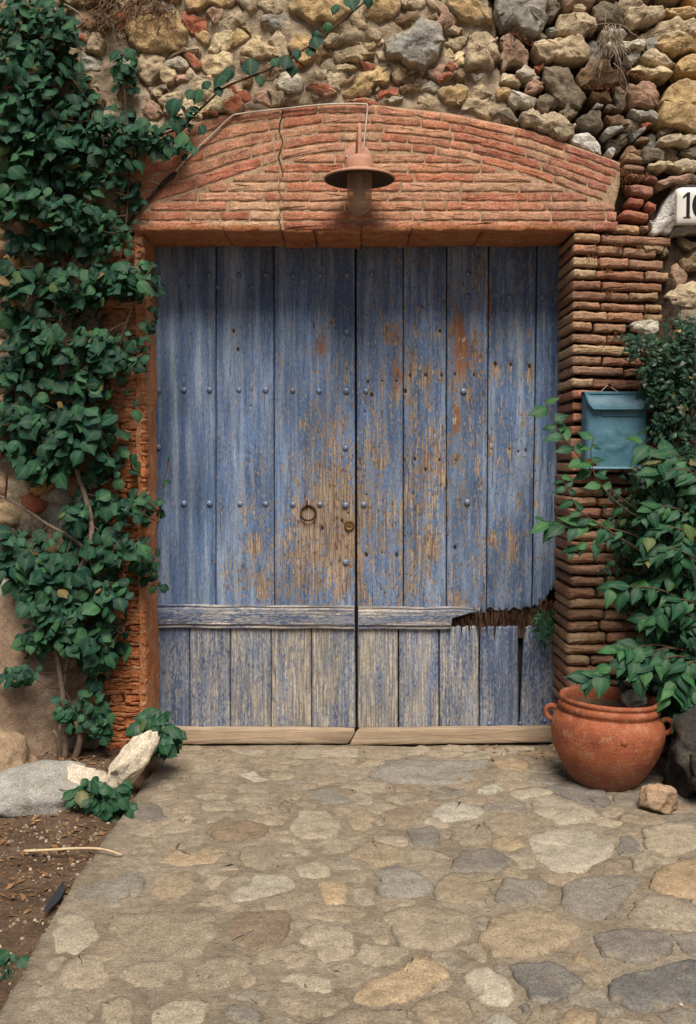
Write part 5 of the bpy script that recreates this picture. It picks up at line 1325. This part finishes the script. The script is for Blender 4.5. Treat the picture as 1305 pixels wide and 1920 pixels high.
tw = [(pts3(vine), (.006, .0035)), (pts3([(92, 130, -.10), (130, 145, -.12), (155, 175, -.13), (178, 212, -.12)]), (.006, .005)), (pts3([(236, 430, -.10), (241, 330, -.11), (238, 230, -.11), (228, 112, -.09)]), (.004, .002)),
 (pts3([(128, 780, -.11), (190, 740, -.12), (225, 640, -.13), (262, 540, -.12), (288, 498, -.12)]), (.006, .003)), (pts3([(140, 870, -.12), (190, 850, -.14), (185, 800, -.15)]), (.004, .002)),
 (pts3([(188, 1100, -.12), (240, 1050, -.14), (285, 1010, -.10), (300, 960, -.06), (312, 880, -.04), (320, 850, -.03)]), (.004, .0018)), (pts3([(192, 1180, -.1), (240, 1160, -.14), (290, 1100, -.08)]), (.004, .002)),
 (pts3([(118, 500, -.09), (180, 540, -.13), (250, 520, -.12), (280, 500, -.1)]), (.005, .002)), (pts3([(112, 650, -.1), (200, 650, -.14), (255, 670, -.13), (288, 640, -.08)]), (.005, .002))]
CL = [  # px, py, rx, ry, leaves, depth near, depth far, size
 (45, 40, 75, 60, 85, -.26, -.08, .074), (40, 140, 65, 75, 95, -.28, -.08, .076), (50, 250, 70, 70, 95, -.28, -.08, .076), (125, 225, 40, 60, 32, -.2, -.08, .072), (105, 40, 45, 45, 26, -.2, -.07, .070), (120, 110, 24, 30, 9, -.16, -.07, .066),
 (200, 235, 60, 40, 40, -.2, -.07, .070), (255, 250, 40, 36, 20, -.16, -.06, .068), (215, 285, 50, 34, 32, -.18, -.07, .070), (235, 130, 22, 40, 9, -.12, -.06, .066), (160, 150, 20, 22, 6, -.14, -.07, .064), (150, 270, 30, 36, 22, -.2, -.07, .07),
 (40, 365, 55, 42, 60, -.27, -.08, .082), (110, 395, 55, 40, 46, -.25, -.08, .080), (170, 410, 45, 34, 30, -.2, -.07, .076), (250, 370, 20, 40, 7, -.12, -.06, .064), (60, 330, 50, 30, 28, -.2, -.08, .078), (215, 440, 34, 34, 18, -.14, -.05, .045),
 (22, 520, 34, 40, 28, -.26, -.08, .086), (110, 515, 45, 30, 22, -.22, -.08, .080), (205, 525, 60, 36, 44, -.2, -.07, .076), (260, 520, 34, 36, 20, -.16, -.05, .066), (130, 560, 60, 30, 24, -.16, -.05, .07),
 (70, 635, 55, 46, 60, -.26, -.08, .080), (165, 650, 50, 44, 44, -.24, -.08, .082), (230, 660, 46, 48, 46, -.2, -.07, .074), (275, 640, 22, 44, 14, -.14, -.04, .058), (30, 690, 34, 36, 26, -.2, -.08, .08),
 (50, 765, 46, 46, 40, -.26, -.08, .084), (125, 800, 60, 48, 60, -.26, -.08, .086), (195, 810, 34, 52, 24, -.2, -.08, .090), (30, 835, 36, 36, 14, -.22, -.08, .08), (90, 870, 44, 30, 22, -.24, -.08, .086), (180, 720, 40, 40, 22, -.2, -.08, .080),
 (215, 870, 40, 26, 10, -.18, -.07, .074), (225, 945, 52, 36, 34, -.18, -.06, .070), (150, 960, 34, 26, 16, -.22, -.1, .082), (275, 950, 30, 44, 18, -.14, -.04, .062),
 (30, 1040, 40, 46, 30, -.24, -.08, .088), (105, 1065, 58, 34, 44, -.24, -.1, .084), (215, 1020, 56, 42, 56, -.22, -.07, .078), (275, 1060, 28, 46, 26, -.14, -.04, .060), (60, 1100, 44, 30, 26, -.2, -.1, .080),
 (110, 1135, 60, 40, 60, -.26, -.1, .080), (190, 1110, 60, 44, 66, -.24, -.08, .080), (130, 1190, 66, 34, 56, -.26, -.1, .080), (205, 1190, 50, 36, 44, -.22, -.08, .078), (190, 1225, 34, 26, 18, -.2, -.1, .076), (70, 1195, 34, 24, 18, -.22, -.1, .076),
 (35, 1262, 46, 20, 14, -.26, -.16, .066), (160, 1335, 50, 26, 22, -.2, -.1, .060), (190, 1352, 26, 26, 16, -.2, -.1, .062), (125, 1325, 24, 24, 9, -.18, -.1, .058), (160, 1300, 30, 30, 9, -.16, -.06, .06), (180, 1265, 24, 24, 8, -.14, -.06, .062),
 (60, 455, 60, 26, 26, -.18, -.06, .074), (150, 460, 70, 26, 26, -.14, -.05, .07), (20, 590, 30, 30, 18, -.2, -.06, .08), (120, 705, 80, 26, 34, -.2, -.06, .078), (170, 890, 40, 30, 14, -.14, -.05, .074), (140, 330, 90, 30, 40, -.16, -.05, .068), (90, 90, 80, 80, 46, -.2, -.06, .070), (70, 300, 80, 30, 36, -.22, -.07, .074), (160, 190, 40, 30, 16, -.14, -.05, .066), (120, 1010, 60, 24, 14, -.16, -.07, .076), (240, 745, 30, 24, 9, -.12, -.05, .066), (312, 880, 10, 36, 9, -.05, -.02, .036), (296, 1090, 12, 18, 6, -.08, -.03, .050), (293, 580, 9, 20, 4, -.08, -.03, .050), (300, 250, 26, 20, 12, -.14, -.05, .062), (330, 270, 30, 26, 9, -.12, -.05, .066), (350, 215, 26, 20, 8, -.1, -.05, .058)]
lv = []; twigs = []
allpts = [p for L in (trunks, tw) for pts, _ in L for p in spline(pts, 3)]
def out_leaf(p, s, droop=.7):
    n = Vector((U(-.75, .75), -.75 + U(-.25, .35), .55 + U(-.45, .4))); d = Vector((U(-1, 1), U(-.5, .1), -droop + U(-.5, .75)))
    return (p, n, d, s)
for cx, cy, rx, ry, n, y0, y1, s in CL:
    for _ in range(int(n * 1.75)):
        a, c = gauss_pt((cx, cy, rx, ry)); y = y0 + (y1 - y0) * R() ** 1.2
        if (a > 200 and 690 < c < 930 and R() < .85) or (a > 208 and 1125 < c < 1420 and R() < .92) or (a > 225 and 540 <= c <= 690 and R() < .62) or (a > 240 and 930 <= c <= 1125 and R() < .6): continue
        p = P(a, c, y); lv.append(out_leaf(p, s * (.38 + .72 * R() ** 1.3)))
    for _ in range(max(2, n // 7)):
        a, c = gauss_pt((cx, cy, rx * .9, ry * .9)); q = P(a, c, y0 + .3 * (y1 - y0)); nr = min(allpts, key=lambda v: (v - q).length + .2 * R())
        mid = nr.lerp(q, .55) + Vector((U(-.03, .03), U(-.02, .0), U(-.04, .02))); twigs.append(([nr, mid, q], (.0034, .0013)))
for (a, c), s, f in [((376, 180), .075, 0), ((384, 162), .06, 1), ((420, 152), .085, 0), ((431, 137), .07, 1), ((470, 125), .095, 0), ((482, 150), .06, 1), ((512, 118), .05, 0), ((540, 118), .085, 0), ((556, 100), .055, 1), ((548, 130), .06, 0), ((590, 82), .08, 0), ((585, 98), .06, 1), ((594, 66), .05, 0), ((616, 50), .05, 1), ((634, 18), .055, 0), ((655, 6), .085, 1), ((688, 2), .06, 0), ((333, 200), .09, 0), ((330, 232), .085, 1), ((345, 262), .08, 0), ((290, 285), .095, 0), ((318, 292), .07, 1), ((376, 245), .06, 1), ((362, 178), .06, 0), ((275, 236), .08, 1), ((405, 172), .06, 1)]:
    p = P(a, c, -.10); lv.append((p + Vector((0, 0, s * .4)), Vector((U(-.4, .4), -1, U(.1, .6))), Vector((U(-.6, .6), -.2, -1)), s))
# a dim layer close to the wall that closes the gaps
for _ in range(800):
    cx, cy, rx, ry, n, y0, y1, s = random.choice(CL[:52]); a, c = gauss_pt((cx, cy, rx * 1.1, ry * 1.1)); lv.append(out_leaf(P(a, c, U(-.07, -.02)), s * U(.6, 1.0)))
stems(climb, 'twigs', tw + twigs, M['twig'])
grow(climb, 'ivy', lv)

# -------- the toothed shrub on the right and the small leaved one above it
neto = thing('toothed_shrub', 'bright green shrub with toothed leaves beside the pier and over the pot', 'shrub', (1.62, -.28, 0))
sprays = [  # a stem and the size of its leaves
 ([(1260, 1000, -.25), (1160, 930, -.30), (1090, 860, -.30), (1050, 810, -.29), (1020, 750, -.28)], .105, 14), ([(1270, 1000, -.24), (1180, 960, -.32), (1120, 900, -.33), (1108, 850, -.33), (1115, 815, -.33)], .085, 9),
 ([(1270, 1040, -.25), (1180, 1000, -.30), (1100, 985, -.32), (1050, 985, -.31), (1015, 975, -.30)], .100, 14), ([(1270, 1080, -.25), (1150, 1000, -.32), (1090, 960, -.33), (1065, 920, -.33), (1050, 890, -.32)], .085, 12), ([(1260, 1060, -.25), (1160, 1010, -.3), (1110, 1020, -.32), (1070, 1030, -.31)], .085, 9),
 ([(1320, 1000, -.25), (1290, 900, -.34), (1240, 850, -.36), (1200, 830, -.36)], .115, 10), ([(1340, 1000, -.25), (1310, 900, -.38), (1270, 880, -.40), (1215, 890, -.40)], .115, 11), ([(1330, 950, -.25), (1300, 880, -.36), (1260, 850, -.38), (1230, 870, -.38)], .11, 9),
 ([(1330, 1010, -.25), (1280, 960, -.36), (1230, 950, -.38), (1200, 975, -.38)], .085, 14), ([(1330, 1060, -.25), (1290, 1000, -.38), (1240, 990, -.4), (1205, 1020, -.4)], .085, 15), ([(1340, 1100, -.25), (1290, 1040, -.38), (1240, 1030, -.4), (1205, 1055, -.4)], .085, 14), ([(1330, 1000, -.2), (1300, 960, -.35), (1280, 1000, -.38), (1275, 1060, -.38)], .085, 12),
 ([(1330, 1160, -.25), (1250, 1110, -.36), (1190, 1100, -.38), (1145, 1105, -.38)], .105, 9), ([(1330, 1200, -.25), (1290, 1150, -.36), (1250, 1155, -.38), (1205, 1160, -.38)], .10, 11), ([(1340, 1180, -.25), (1300, 1130, -.38), (1260, 1130, -.4), (1220, 1170, -.4)], .095, 10),
 ([(1320, 1230, -.25), (1250, 1215, -.36), (1180, 1240, -.40), (1120, 1265, -.40), (1095, 1275, -.40)], .110, 16), ([(1320, 1230, -.25), (1240, 1210, -.34), (1190, 1215, -.38), (1150, 1220, -.38)], .105, 10), ([(1330, 1250, -.25), (1270, 1230, -.38), (1220, 1250, -.42), (1190, 1270, -.42)], .105, 10), ([(1340, 1250, -.25), (1300, 1240, -.38), (1270, 1270, -.4), (1255, 1310, -.4)], .105, 12),
 ([(1340, 1300, -.25), (1310, 1290, -.36), (1290, 1320, -.38), (1280, 1350, -.38)], .10, 9), ([(1330, 1130, -.2), (1290, 1080, -.32), (1250, 1085, -.34), (1215, 1100, -.34)], .09, 9)]
lv, st_, lv2 = [], [], []
for pts, s, n in sprays:
    sp = spline(pts3(pts), 6); st_.append((pts3(pts), (.0042, .0018)))
    for k in range(n):
        t = .30 + .70 * (k + R() * .6) / n; i = min(len(sp) - 2, int(t * (len(sp) - 1))); p = sp[i]; dr = (sp[i + 1] - sp[i]).normalized()
        side = Vector((dr.z, 0, -dr.x)) * (1 if k % 2 else -1)
        d = dr * U(.4, 1.0) + side * U(.5, 1.0) + Vector((0, -.15, -.45)); nrm = Vector((U(-.35, .35), -.72 + U(-.2, .2), .62 + U(-.3, .3)))
        lv.append((p, nrm, d, s * U(.55, 1.05) * (.62 + .38 * math.sin(math.pi * min(1, .25 + .6 * (1 - t) + .1)))))
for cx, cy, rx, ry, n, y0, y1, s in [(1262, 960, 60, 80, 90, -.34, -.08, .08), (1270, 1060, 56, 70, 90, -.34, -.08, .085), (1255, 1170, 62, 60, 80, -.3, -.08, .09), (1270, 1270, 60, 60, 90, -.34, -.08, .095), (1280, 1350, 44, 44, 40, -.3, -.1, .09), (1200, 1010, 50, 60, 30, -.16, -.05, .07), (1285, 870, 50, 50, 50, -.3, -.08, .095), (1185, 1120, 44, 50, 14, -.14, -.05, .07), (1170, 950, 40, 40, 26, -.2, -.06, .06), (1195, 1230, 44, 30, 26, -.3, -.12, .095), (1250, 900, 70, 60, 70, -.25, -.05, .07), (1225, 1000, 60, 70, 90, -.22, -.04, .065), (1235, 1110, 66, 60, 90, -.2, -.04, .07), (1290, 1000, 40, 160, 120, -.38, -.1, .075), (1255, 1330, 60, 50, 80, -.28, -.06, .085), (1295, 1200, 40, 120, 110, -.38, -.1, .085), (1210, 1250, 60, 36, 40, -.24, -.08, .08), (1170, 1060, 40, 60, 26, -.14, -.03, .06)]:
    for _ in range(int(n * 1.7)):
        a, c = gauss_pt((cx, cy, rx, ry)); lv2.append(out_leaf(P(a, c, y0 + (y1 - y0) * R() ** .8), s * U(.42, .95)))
for x, y in [(1300, 1000), (1290, 1150), (1320, 1080), (1310, 900), (1285, 1250)]:
    st_.append(([Vector((U(1.55, 1.68), U(-.3, -.2), -.03)), P(x + 10, 1250, -.24), P(x, y, -.26)], (.009, .004)))
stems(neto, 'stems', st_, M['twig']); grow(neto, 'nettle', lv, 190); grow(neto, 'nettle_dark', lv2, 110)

jas = thing('small_leaved_shrub', 'dark shrub with small glossy leaves above and right of the mailbox', 'shrub', (1.80, -.16, 0))
lv, st_ = [], []
JC = [(1285, 625, 30, 34, 70, .034), (1240, 655, 44, 26, 80, .034), (1200, 640, 26, 18, 26, .030), (1270, 690, 44, 34, 110, .036), (1230, 705, 36, 30, 70, .036), (1285, 745, 36, 34, 100, .038), (1225, 745, 22, 24, 32, .036), (1270, 790, 44, 30, 80, .038), (1295, 680, 26, 60, 70, .036), (1240, 800, 34, 24, 40, .036), (1175, 632, 12, 10, 8, .03), (1190, 665, 24, 14, 16, .03), (1290, 850, 34, 34, 40, .04), (1235, 930, 30, 40, 40, .036), (1200, 900, 26, 26, 20, .034)]
for cx, cy, rx, ry, n, s in JC:
    for _ in range(int(n * 1.7)):
        a, c = gauss_pt((cx, cy, rx * 1.1, ry * 1.1)); lv.append(out_leaf(P(a, c, U(-.26, -.05)), s * U(.7, 1.45), .3))
    for _ in range(5):
        a, c = gauss_pt((cx, cy, rx, ry)); st_.append(([P(1310 + U(-10, 20), 800 + U(0, 80), -.16), P((1300 + a) / 2, (780 + c) / 2, -.17), P(a, c, -.18)], (.004, .0012)))
for x in (1310, 1325): st_.append(([Vector((1.80, -.16, -.03)), P(x, 1100, -.14), P(x, 800, -.16)], (.012, .006)))
stems(jas, 'stems', st_, M['twig']); grow(jas, 'jasmine', lv)

# -------- low mint-like plants
def mint(name, label, base, spots, n, s, up=.10):
    r = thing(name, label, 'plant', tuple(base)); lv, st_ = [], []
    for px, py, rx, ry, k, y0, y1 in spots:
        for _ in range(k):
            a, c = gauss_pt((px, py, rx, ry)); p = P(a, c, U(y0, y1)); lv.append((p, Vector((U(-.6, .6), -.65 + U(-.3, .3), .75 + U(-.3, .2))), Vector((U(-1, 1), -.5 + U(-.4, .4), U(-.6, .3))), s * U(.6, 1.15)))
            if R() < .25: st_.append(([Vector(base) + Vector((U(-.05, .05), U(-.04, .04), -.01)), Vector(base).lerp(p, .6) + Vector((0, 0, .02)), p], (.0028, .0016)))
    stems(r, 'stems', st_, M['fern']); grow(r, 'mint', lv)
mint('leafy_plant', 'low mint-like plant in front of the pale stones at the paving corner', G(185, 1520, -.02), [(190, 1490, 44, 34, 46, -.64, -.52), (205, 1510, 40, 34, 34, -.68, -.55), (150, 1490, 34, 26, 22, -.64, -.52), (100, 1490, 20, 18, 9, -.58, -.5), (195, 1535, 26, 12, 8, -.7, -.6), (232, 1490, 18, 24, 12, -.62, -.54)], 0, .062)
mint('leafy_plant', 'low leafy plant growing at the foot of the left door edge', G(290, 1412, 0), [(290, 1350, 26, 26, 16, -.26, -.12), (310, 1370, 26, 26, 18, -.26, -.1), (262, 1362, 26, 14, 10, -.24, -.1), (285, 1395, 36, 24, 30, -.3, -.14), (320, 1385, 20, 16, 8, -.2, -.1), (290, 1335, 14, 14, 5, -.2, -.1)], 0, .066)
mint('leafy_plant', 'small leafy plant at the bottom left edge of the soil', G(10, 1845, -.03), [(14, 1805, 30, 24, 26, -1.80, -1.68), (48, 1805, 14, 8, 4, -1.80, -1.70), (8, 1830, 16, 12, 8, -1.84, -1.74)], 0, .050)
fern = thing('fern_tuft', 'dark feathery tuft growing from the right door edge at the rotten rail', 'plant', tuple(P(1030, 1165, .22)))
lv = []
for _ in range(120):
    a, c = gauss_pt((1022, 1172, 24, 34)); lv.append((P(a, c, U(.14, .30)), Vector((U(-.6, .6), -.8, U(-.2, .6))), Vector((U(-1, .6), -.3, U(-1, .5))), U(.022, .042)))
stems(fern, 'stems', [([P(1040, 1165, .27), P(1030, 1170 + U(-10, 20), .2), P(U(1004, 1030), U(1150, 1205), .2)], (.002, .001)) for _ in range(9)], M['fern']); grow(fern, 'fern', lv)

# -------- dry roots and grass on the wall
def wisps(name, label, cat, loc, L, r, mat): o = thing(name, label, cat, tuple(loc)); stems(o, 'strands', [(l, (r, r * .45)) for l in L], mat)
L = []
for _ in range(70):
    a, c = U(195, 325), U(-30, 20); l = [(a, c, -.03)]
    for k in range(5): a += U(-22, 16); c += U(4, 22); l.append((a, c, U(-.08, -.025)))
    L.append(pts3(l))
wisps('dry_roots', 'tangle of brown dry roots hanging over the top left stones', 'roots', P(260, 10, -.03), L, .0024, M['root'])
L = []
for _ in range(34):
    a, c = U(1130, 1165), U(45, 60); l = [(a, c, -.09)]; dx = U(-8, 9)
    for k in range(5): a += dx + U(-6, 6); c += U(6, 22); l.append((a, c, U(-.13, -.08)))
    L.append(pts3(l))
L += [pts3([(1108, 52, -.1), (1125, 45, -.12), (1150, 44, -.12), (1180, 50, -.11)]), pts3([(1135, 26, -.12), (1136, 45, -.12), (1140, 60, -.1)]), pts3([(1150, 118, -.1), (1165, 132, -.12), (1173, 150, -.12), (1176, 170, -.12), (1165, 188, -.12)]), pts3([(1090, 160, -.1), (1100, 155, -.12), (1103, 150, -.1)])]
wisps('dry_grass', 'pale tuft of dry grass hanging among the upper right stones', 'grass', P(1148, 55, -.1), L, .0016, M['pale_twig'])
MOSS = [(1160, 463, 12, 'just under the arch corner'), (1108, 482, 15, 'on the third course near the doorway'), (1140, 508, 10, 'on the fourth pier course'), (1142, 548, 9, 'in the middle of the pier below the others'), (1215, 582, 20, 'above the white stone in the pier'), (1155, 632, 14, 'at the left of the white stone'), (1132, 648, 10, 'two courses below the white stone'), (1200, 462, 12, 'at the pier top right')]
for a, c, r, wh in MOSS:
    o = thing('dry_moss', 'small rusty clump of dry moss ' + wh, 'moss', tuple(P(a, c, -.005)), 'clumps of dry moss on the pier'); b = MB()
    for _ in range(46):
        q = P(a + random.gauss(0, r * .45), c + random.gauss(0, r * .22), U(-.022, .004)); d = Vector((U(-1, 1), U(-1, .2), U(-.6, 1))).normalized() * U(.006, .012); s_ = d.cross(Vector((0, 1, .3))).normalized() * .003
        b.add([q, q + d * .5 + s_, q + d, q + d * .5 - s_], [(0, 1, 2, 3)])
    b.build('clump', M['drymoss'], o, smooth=False)['kind'] = 'stuff'
b = MB()
for seg in ([(955, 60), (975, 68), (1000, 85)], [(1090, 160), (1120, 165), (1150, 163)], [(1160, 130), (1165, 160), (1168, 190)], [(1180, 135), (1200, 142), (1215, 145)], [(1165, 300), (1170, 330), (1172, 350)], [(1170, 320), (1185, 330), (1218, 330)]):
    for (ax, ay), (bx, by) in zip(seg, seg[1:]):
        for _ in range(55):
            t = R(); q = P(ax + (bx - ax) * t + random.gauss(0, 4), ay + (by - ay) * t + random.gauss(0, 3), U(-.05, .0)); d = Vector((U(-1, 1), U(-1, .2), U(-.6, 1))).normalized() * U(.005, .011); s_ = d.cross(Vector((0, 1, .3))).normalized() * .003
            b.add([q, q + d * .5 + s_, q + d, q + d * .5 - s_], [(0, 1, 2, 3)])
o = b.build('dry_moss_seams', M['drymoss'], None, smooth=False); o['kind'] = 'stuff'; tag(o, 'rusty dry moss in the joints of the upper right stones', 'moss')

# -------- things on the ground
def litter(name, label, cat, mat, n, where, size, flatn=True):
    b = MB()
    for _ in range(n):
        x, y, z = where(); s = size * U(.4, 1.4)
        if flatn:
            a = U(0, 6.28); d = Vector((math.cos(a), math.sin(a), U(-.25, .5))) * s; w = Vector((-math.sin(a), math.cos(a), U(-.4, .4))) * s * U(.2, .5); p = Vector((x, y, z + s * .3))
            b.add([p - d, p + w + Vector((0, 0, U(0, s * .4))), p + d, p - w], [(0, 1, 2), (0, 2, 3)])
        else:
            q = [Vector((math.cos(k * 1.26 + R()) * s * U(.6, 1.1), math.sin(k * 1.26 + R()) * s * U(.6, 1.1), 0)) for k in range(5)]; p = Vector((x, y, z)); t = p + Vector((U(-.2, .2) * s, U(-.2, .2) * s, s * U(.4, .8)))
            b.add([p + v - Vector((0, 0, s * .3)) for v in q] + [p + v * .75 + Vector((0, 0, s * .35)) for v in q] + [t], [(k, (k + 1) % 5, 5 + (k + 1) % 5, 5 + k) for k in range(5)] + [(5 + k, 5 + (k + 1) % 5, 10) for k in range(5)])
    o = b.build(name, M[mat], None, smooth=False); o['kind'] = 'stuff'; tag(o, label, cat)
def on_soil(ymin=-2.6, ymax=-.05):
    while True:
        y = U(ymin, ymax); x = U(-1.85, edge_x(y) - .01)
        if x < edge_x(y) - .005: return x, y, soil_z(x, y)
def on_pave():
    while True:
        y = -2.3 * R() ** 1.4 + .22; x = U(edge_x(y) + .03, 1.6)
        if R() < .25 + .75 * sm(-.5, .2, y) or R() < .2: return x, y, pave_z(x, y) + .005
litter('gravel', 'small gravel scattered over the brown soil on the left', 'gravel', 'gravel', 2600, on_soil, .0075, False)
litter('leaf_litter', 'dry leaf litter and straw bits on the soil under the shrub', 'leaf litter', 'litter', 900, lambda: on_soil(-1.5, -.03), .016)
litter('crumbs', 'tiny pale crumbs and grit lying about on the paving', 'grit', 'gravel', 190, on_pave, .0042, False)
litter('rust_flakes', 'reddish wood crumbs on the paving below the rotten door', 'debris', 'litter', 46, lambda: (U(.65, 1.02), U(.02, .27), .006), .013)
V, F = tube(spline([G(45, 1596, .0), G(90, 1594, .012), G(140, 1591, .016), G(190, 1592, .022), G(228, 1603, .012)], 5), (.0058, .0035), 7)
tag(mk('dry_stick', V, F, M['straw'], None), 'pale dry curved stick lying across the soil edge', 'stick')
V, F = tube(spline([G(25, 1672, -.02), G(55, 1664, -.012), G(84, 1676 - 6, -.012)], 4), (.0045, .003), 6); tag(mk('dry_twig', V, F, M['twig'], None), 'short dark twig on the soil near the feather', 'twig')
a, c = G(118, 1660, -.016), G(80, 1715, -.016); ax = (c - a); sd_ = Vector((-ax.y, ax.x, 0)).normalized(); V, F = [], []
for i in range(13):
    t = i / 12; w = .017 * math.sin(math.pi * (t * .92 + .06)) ** .7; p = a + ax * t + sd_ * .008 * math.sin(t * 3) + Vector((0, 0, .006))
    for sx, dz in ((-1, 0), (0, .006), (1, 0)): V.append(p + sd_ * sx * w + Vector((0, 0, dz)))
for i in range(12):
    for k in (0, 1): q = i * 3 + k; F.append((q, q + 1, q + 4, q + 3))
tag(mk('feather', V, F, M['feather'], None), 'dark narrow feather lying at the edge of the paving', 'feather')
